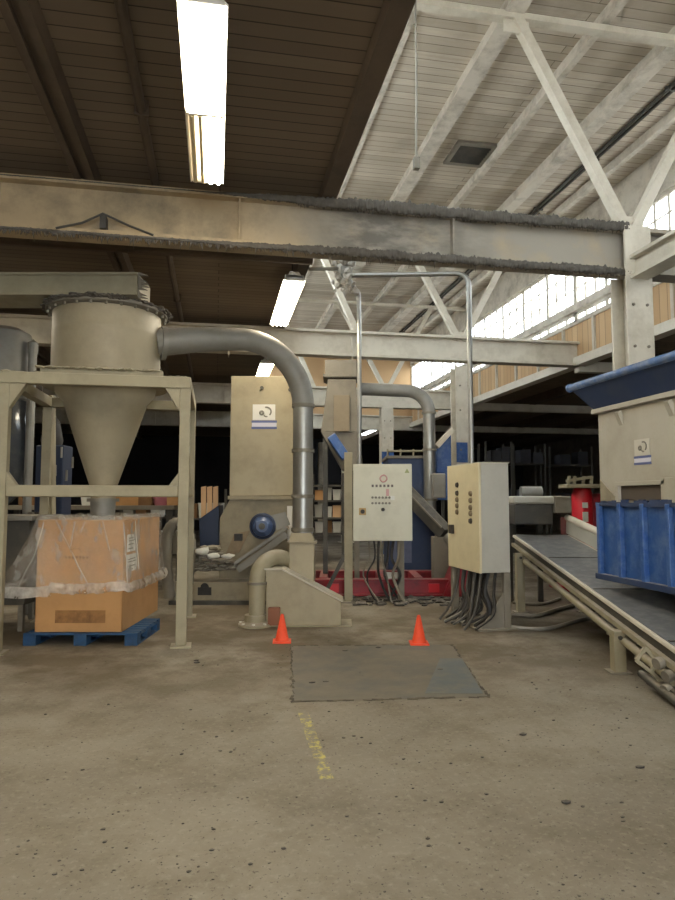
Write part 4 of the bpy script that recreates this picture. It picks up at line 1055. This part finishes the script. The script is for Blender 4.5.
# ================================================================ SHREDDER
SX, SY = 4.06, 6.36
sd = thing('shredder', 'large beige shredder with blue hopper rim and blue skirt over the conveyor', 'shredder', (4.9, 5.1, 0))
SN = 3.75                              # near end (out of frame)
XB = 5.6
zbt, zbb = 2.53, 1.56
MB().box(SX, XB, SN, SY, zbb, zbt).build('body', M['shred'], sd, .012, world=True)
MB().box(SX - .05, XB + .05, SN - .05, SY + .05, zbt, zbt + .05).build('top_flange', M['shred'], sd, .006, world=True)
kn = MB()
for y in (5.2, 5.95): kn.bar((SX - .04, y, zbt - .03), (SX + .02, y, zbt - .16), .06, .05)
each_piece(kn, 'lifting_lug', M['shred'], sd, world=True)
# flared hopper
def ringp(o, z): return [(SX - o, SN - o, z), (XB + o, SN - o, z), (XB + o, SY + o, z), (SX - o, SY + o, z)]
hp = MB(); A, B = ringp(.03, zbt + .05), ringp(.20, zbt + .30); A2, B2 = ringp(0, zbt + .05), ringp(.17, zbt + .30)
va, vb, va2, vb2 = [[hp.bm.verts.new(p) for p in q] for q in (A, B, A2, B2)]
for k in range(4):
    j = (k + 1) % 4
    for q0, q1 in ((va, vb), (vb, vb2), (vb2, va2), (va2, va)): hp.bm.faces.new([q0[k], q0[j], q1[j], q1[k]])
hp.build('hopper', M['blue_dark'], sd, world=True)
rm = MB(); Rr = ringp(.20, zbt + .31)
for k in range(4): rm.tube([Rr[k], Rr[(k + 1) % 4]], .04, 12)
for p in Rr: rm.blob(p, .05, (1, 1, 1), 1, 0, 2)
rm.build('rim_tube', mat('scuffed_blue_rim', '#4a6796', .55, var=.15, scale=8, dirt='#9aa0a4', damt=.6, dscale=6), sd, smooth=50, world=True)
# sticker on the visible long face
s0 = onX(642, 447, SX)
sticker(sd, ROOT[sd.name].inverted() @ Vector((SX, s0.y, s0.z)), (0, -1, 0), (-1, 0, 0), .225, mat('faded_sticker', '#bcb8aa', .5, var=.04))
# recessed slot low on the face and frames
a, b = onX(622, 486, SX), onX(666, 503, SX)
MB().box(SX - .012, SX - .002, b.y, a.y, 1.60, a.z).build('discharge_slot', mat('dark_brown_slot', '#4d443a', .8, var=.2), sd, world=True)
MB().box(SX - .05, SX, b.y - .05, a.y + .05, a.z, a.z + .04).box(SX - .05, SX, a.y, a.y + .05, 1.56, a.z).box(SX - .05, SX, b.y - .3, b.y, 1.56, a.z + .06).build('slot_frame', M['shred'], sd, .004, world=True)
MB().prism([(SX - .01, SY - .02, 1.58), (SX - .01, SY - .34, 1.58), (SX - .01, SY - .02, 1.82)], (.02, 0, 0)).build('corner_gusset', M['beige_dusty'], sd, world=True)
# blue skirt
zs0, zs1 = .80, 1.565
sk = MB().box(SX - .02, XB, SN, SY, zs0 + .02, zs1)
sko = sk.build('skirt', M['blue'], sd, .008, world=True)
rb_ = MB(); yy = SY - .03
k = 0
while yy > SN + .1:
    rb_.box(SX - .075, SX - .02, yy - .05, yy, zs0, zs1 + .0); yy -= .36; k += 1
rb_.build('skirt_ribs', M['blue'], sko, .006, world=True)
MB().box(SX - .08, XB, SN, SY + .01, zs0 - .03, zs0 + .03).build('skirt_bottom_angle', M['blue_dark'], sko, .006, world=True)
rg_ = MB(); random.seed(17); yy = SN
while yy < SY - .02:
    w = random.uniform(.04, .13); h = random.uniform(0, .04); rg_.box(SX - .06, SX - .03, yy, min(yy + w, SY), zs1 - .03, zs1 + h); yy += w
rg_.build('ragged_rubber_flap', M['blue_dark'], sko, world=True)
for x in (5.3, 5.5):
    for y in (SY - .2, SN + .1):
        if x == 5.5: MB().box(x - .08, x + .08, y - .08, y + .08, 0, zs0 + .05).build('leg', M['blue_dark'], sd, .006, world=True)
for y in (SN + .08,):
    MB().box(SX + .02, SX + .16, y - .06, y + .08, 0, zs0).build('leg', M['blue_dark'], sd, .006, world=True)

# red machine standing beyond the shredder
rf = 11.6
rm_ = thing('red_press', 'bright red upright machine with cream top fittings, just left of the shredder', 'machine', C(4.4, rf, 0), CROT)
def Rm(px, py, f=rf): return ROOT[rm_.name].inverted() @ at(px, py, f)
a, b = Rm(577, 488), Rm(599, 530)
cx_ = (a.x + b.x) / 2
MB().lathe([(0, .1), (.24, .1), (.24, .5), (.19, .55), (.19, a.z - .15), (.15, a.z), (0, a.z)], (cx_, .25, 0), 24).build('column', M['red_bright'], rm_, smooth=40)
MB().box(cx_ + .12, cx_ + .5, .1, .5, .1, a.z - .1).build('rear_cabinet', M['red'], rm_, .02)
MB().box(a.x - .35, b.x + .3, -.1, .6, 0, .1).build('base', M['red'], rm_, .01)
MB().box(a.x - .18, a.x + .02, .05, .4, .1, b.z + .22).build('side_gearbox', mat('brown_red_gearbox', '#6e3a36', .6, dirt='#3d2a26', damt=.5), rm_, .02)
MB().box(a.x - .2, b.x + .1, -.05, .4, a.z, a.z + .07).build('top_plate', M['frame_beige'], rm_, .01)
tf = MB()
for px in (570, 576, 585, 593): tf.tube([Rm(px, 487, rf) + Vector((0, .1, 0)), Rm(px + 1, 476, rf) + Vector((0, .1, 0))], .03, 10)
tf.bar(Rm(566, 481), Rm(592, 477), .05, .05)
tf.build('top_fittings', M['frame_beige'], rm_)
for z0_, z1_ in ((508, 502.5), (522, 512)): MB().box(cx_ - .075, cx_ + .02, .045, .065, Rm(0, z0_).z, Rm(0, z1_).z).build('white_decal', M['scrap'], rm_)

# ================================================================ BACKGROUND STORAGE
def rack(label, r0, r1, f, dep, zs, h, group=None, m='grey_dark'):
    t = thing('storage_rack', label, 'rack', C((r0 + r1) / 2, f, 0), CROT, group)
    w = (r1 - r0) / 2
    for x in (-w, w):
        for y in (0, dep): MB().box(x - .03, x + .03, y - .03, y + .03, 0, h).build('post', M[m], t)
    for z in zs: MB().box(-w, w, -.03, dep + .03, z - .05, z).build('shelf', M[m], t)
    return t
M['dark'] = mat('dark_wrapped_goods', '#2b2d33', .5, var=.3)  # goods coloured dark to imitate the unlit depth of the hall
cols = ['card', 'scrap', 'tanboard', 'card_dark', 'pink', 'panel_grey']
nam = {'card': 'brown cardboard carton', 'scrap': 'white plastic crate', 'tanboard': 'tan carton', 'card_dark': 'dark brown carton', 'pink': 'faded pink bag', 'panel_grey': 'grey bin'}
def stock(kind, r, f, z, w, d, h, label, group):
    c = C(r, f, z); rz = CROT + random.uniform(-.06, .06)
    if kind == 'pink':
        o = MB().blob((0, 0, h * .42), w * .55, (1, .8, h / w), int(r * 10), .5, 3).build('plastic_bag', M[kind], smooth=60)
    else:
        mb = MB().box(-w / 2, w / 2, -d / 2, d / 2, 0, h)
        if kind in ('scrap', 'panel_grey', 'rust'): mb = MB().frustum((-w * .43, w * .43, -d * .43, d * .43), 0, (-w / 2, w / 2, -d / 2, d / 2), h); mb.box(-w * .53, w * .53, -d * .53, d * .53, h, h + .02)
        else: mb.box(-.03, .03, -d / 2 - .002, d / 2 + .002, h * .99, h + .003)
        o = mb.build({'card': 'carton', 'card_dark': 'carton', 'tanboard': 'carton', 'scrap': 'plastic_crate', 'panel_grey': 'storage_bin', 'dark': 'wrapped_load', 'rust': 'crate'}[kind], M[kind], None, .006)
    o.location = c; o.rotation_euler.z = rz
    return tag(o, label, 'bag' if kind == 'pink' else ('box' if kind in ('card', 'card_dark', 'tanboard') else 'load' if kind == 'dark' else 'bin'), group)
random.seed(41)
# bench behind the hopper frame, seen through it
fb_ = 12.0
bt = thing('work_bench', 'long grey bench behind the support frame, loaded with trays and cartons', 'bench', C(-4.0, fb_, 0), CROT)
MB().box(-2.4, 1.0, 0, .9, 1.42, 1.5).build('bench_top', M['grey_dusty'], bt, .006)
for x in (-2.3, .9):
    for y in (.05, .8): MB().box(x - .05, x + .05, y, y + .08, 0, 1.42).build('leg', M['grey_dark'], bt)
MB().box(-2.3, .9, .05, .85, .55, .6).build('lower_shelf', M['grey_dark'], bt)
zb2 = 1.5
def rpx(px, f): return (px - W / 2) / FPX * f
for kind, px, w, h, lab in (('card', 130, .5, .32, 'brown carton on the bench right beside the cyclone cone'), ('card_dark', 146, .38, .28, 'low dark carton in the middle of the bench goods, next to the pink bag'), ('pink', 163, .55, .34, 'faded pink bag on the bench seen through the support frame'), ('card', 178, .30, .24, 'small brown carton at the right end of the bench beside the frame leg'), ('scrap', 96, .4, .26, 'white crate on the bench hidden mostly by the cyclone spout'), ('card_dark', 40, .55, .3, 'dark carton on the bench, behind the narrow beige upright')):
    stock(kind, rpx(px, fb_ + .4), fb_ + .4, zb2, w, .5, h, lab, 'goods on the bench behind the frame')
# lower shelf goods
for kind, px, w, h, lab in (('card_dark', 38, .6, .5, 'dark carton under the bench at far left behind the box'), ('card', 118, .6, .55, 'brown carton under the bench showing above the cardboard box'), ('panel_grey', 178, .45, .4, 'grey bin under the bench close to the frame leg')):
    stock(kind, rpx(px, fb_ + .4), fb_ + .4, .6, w, .5, h, lab, 'goods under the bench')
M['rust'] = mat('rust_red_paint', '#6b2b25', .6, var=.2)
for kind, px, w, h, lab in (('rust', 62, .5, .62, 'rust red crate under the bench left of the cyclone spout'), ('tanboard', 92, .34, .66, 'tan carton under the bench just left of the cyclone spout'), ('scrap', 146, .4, .68, 'white crate under the bench right of the cyclone spout')):
    stock(kind, rpx(px, fb_ + .3), fb_ + .3, .6, w, .4, h, lab, 'goods under the bench')
# beige upright cabinet post and a dark pump unit behind the frame
slabthing('beige_pillar', 'narrow beige upright seen through the left of the support frame', 'pillar', M['frame_beige'], [(43, 585), (52, 585), (52, 395), (43, 395)], .15, 10.6)
pm = thing('pump_unit', 'dark pump unit with pale fittings left of the cyclone cone', 'pump', C(rpx(64, 10.9), 10.9, 0), CROT)
def Pm(px, py, f=10.9): return ROOT[pm.name].inverted() @ at(px, py, f)
MB().box(Pm(52, 0).x, Pm(78, 0).x, 0, .4, .05, Pm(0, 445).z).build('pump_casing', M['navy'], pm, .02)
MB().lathe([(0, 0), (.16, 0), (.18, .1), (.12, .4), (.06, .5), (0, .5)], (Pm(62, 0).x, .2, Pm(0, 445).z), 20).build('pump_head', M['black'], pm, smooth=40)
ft_ = MB()
for px, py in ((57, 470), (63, 452), (68, 475), (74, 462)): q = Pm(px, py); ft_.tube([(q.x, -.06, q.z - .1), (q.x, -.06, q.z + .08)], .02, 8)
ft_.build('pipe_fittings', M['galv_dull'], pm)
MB().box(Pm(52, 0).x - .05, Pm(78, 0).x + .05, -.05, .45, 0, .05).build('base_plate', M['grey_dark'], pm)
# grey bin bottom-left
gb = thing('grey_hopper_bin', 'dark grey steel bin at the left edge next to the cardboard box', 'bin', C(-4.12, 8.35, 0), CROT)
MB().frustum((-.40, .30, -.3, .4), .32, (-.46, .36, -.36, .46), 1.35).build('bin_body', M['grey_dark'], gb, .01)
MB().box(-.50, .40, -.40, .50, 1.35, 1.41).build('bin_rim', M['galv_dull'], gb, .006)
for x in (-.34, .24):
    for y in (-.24, .34): MB().box(x - .03, x + .03, y - .03, y + .03, 0, .32).build('leg', M['grey_dusty'], gb)
for i, (px, f) in enumerate(((30, 8.9), (36, 9.2))):
    slabthing('steel_strip', ['grey steel strip standing between the grey bin and the cardboard box', 'rear grey steel strip standing close behind the cardboard box'][i], 'strip', M['grey_dusty'] if i == 0 else M['grey_dark'], [(px - 2.5, 512), (px + 2.5, 512), (px + 2.5, 450 + 650 * math.tan(PITCH + math.atan2(1.6, f))), (px - 2.5, 450 + 650 * math.tan(PITCH + math.atan2(1.6, f)))], .06, f, 'steel strips by the grey bin')

# rack seen between elbow duct and panel post
t = rack('grey rack with white and brown stock seen between the duct and panel post', rpx(312, 17), rpx(343, 17), 17.0, .8, (.75, 1.15, 1.6, 2.0), 2.3)
i = 0
for z in (.75, 1.15, 1.6):
    for k, px in enumerate((319, 328, 337)):
        kind = ('scrap', 'card_dark', 'scrap', 'panel_grey', 'scrap', 'tanboard', 'card', 'panel_grey', 'scrap')[i]
        stock(kind, rpx(px, 17.3), 17.3, z, .21, .4, .26 + .05 * (i % 2), '%s, %s shelf of the rack behind the duct, %s' % (nam[kind], {.75: 'lowest', 1.15: 'middle', 1.6: 'upper'}[z], ('left', 'centre', 'right')[k]), 'stock on the rack behind the duct'); i += 1
# dim racks deep in the right bay
for i, (px0, px1, f, lab) in enumerate(((486, 512, 20, 'dim rack deep in the hall, just right of the cream panel'), (514, 545, 21, 'dim rack deep in the hall, above the conveyor head'), (550, 592, 22, 'dim rack deep in the hall, above the red machine'))):
    rack(lab, rpx(px0, f), rpx(px1, f), f, 1.0, (.2, 1.5, 2.8), 3.4, 'dim racks at the back')
    for j, z in enumerate((1.5, 2.8)):
        for k, g in enumerate((.3, .72)):
            stock('dark', rpx(px0 + (px1 - px0) * g, f + .5), f + .5, z, .34, .6, .35 + .1 * ((i + k) % 2), 'dark wrapped load, %s shelf, %s half of the dim rack %s' % (('middle', 'top')[j], ('left', 'right')[k], ('right of the cream panel', 'above the conveyor head', 'above the red machine')[i]), 'stock on the dim back racks')
# racks deep on the left
for i, (px0, px1, f, lab) in enumerate(((122, 168, 19, 'dark rack deep in the hall behind the bench'), (186, 226, 18, 'dark rack deep in the hall left of the granulator'))):
    rack(lab, rpx(px0, f), rpx(px1, f), f, 1.0, (.2, 1.1), 1.9, 'dark racks on the left')
    for k in range(3):
        kind = ('panel_grey', 'card_dark', 'scrap')[(k + i) % 3]
        stock(kind, rpx(px0 + (px1 - px0) * (.2 + .3 * k), f + .5), f + .5, 1.1, .3, .6, .4, '%s, %s on the dark rack %s' % (nam[kind], ('left', 'middle', 'right')[k], ('behind the bench', 'left of the granulator')[i]), 'stock on the dark left racks')

# ================================================================ LIGHT, WORLD, CAMERA
w = bpy.data.worlds.new('overcast'); bpy.context.scene.world = w; w.use_nodes = True
bg = w.node_tree.nodes['Background']; bg.inputs[0].default_value = (.93, .97, 1.0, 1); bg.inputs[1].default_value = 10.5
cam = bpy.data.cameras.new('camera'); co = bpy.data.objects.new('camera', cam); COL.objects.link(co)
co.location = CAM
co.rotation_euler = (PI / 2 + PITCH, 0, -YAW)
cam.sensor_fit = 'VERTICAL'; cam.sensor_height = 36; cam.lens = 36 * FPX / H
cam.clip_end = 200
sc = bpy.context.scene
sc.camera = co
sc.view_settings.view_transform = 'Standard'; sc.view_settings.look = 'None'
sc.view_settings.gamma = 1; sc.view_settings.use_curve_mapping = False
sc.view_settings.exposure = 0.2
sc.cycles.max_bounces = 8; sc.cycles.diffuse_bounces = 5; sc.cycles.transparent_max_bounces = 12
sc.cycles.use_denoising = True
sc.cycles.sample_clamp_indirect = 6
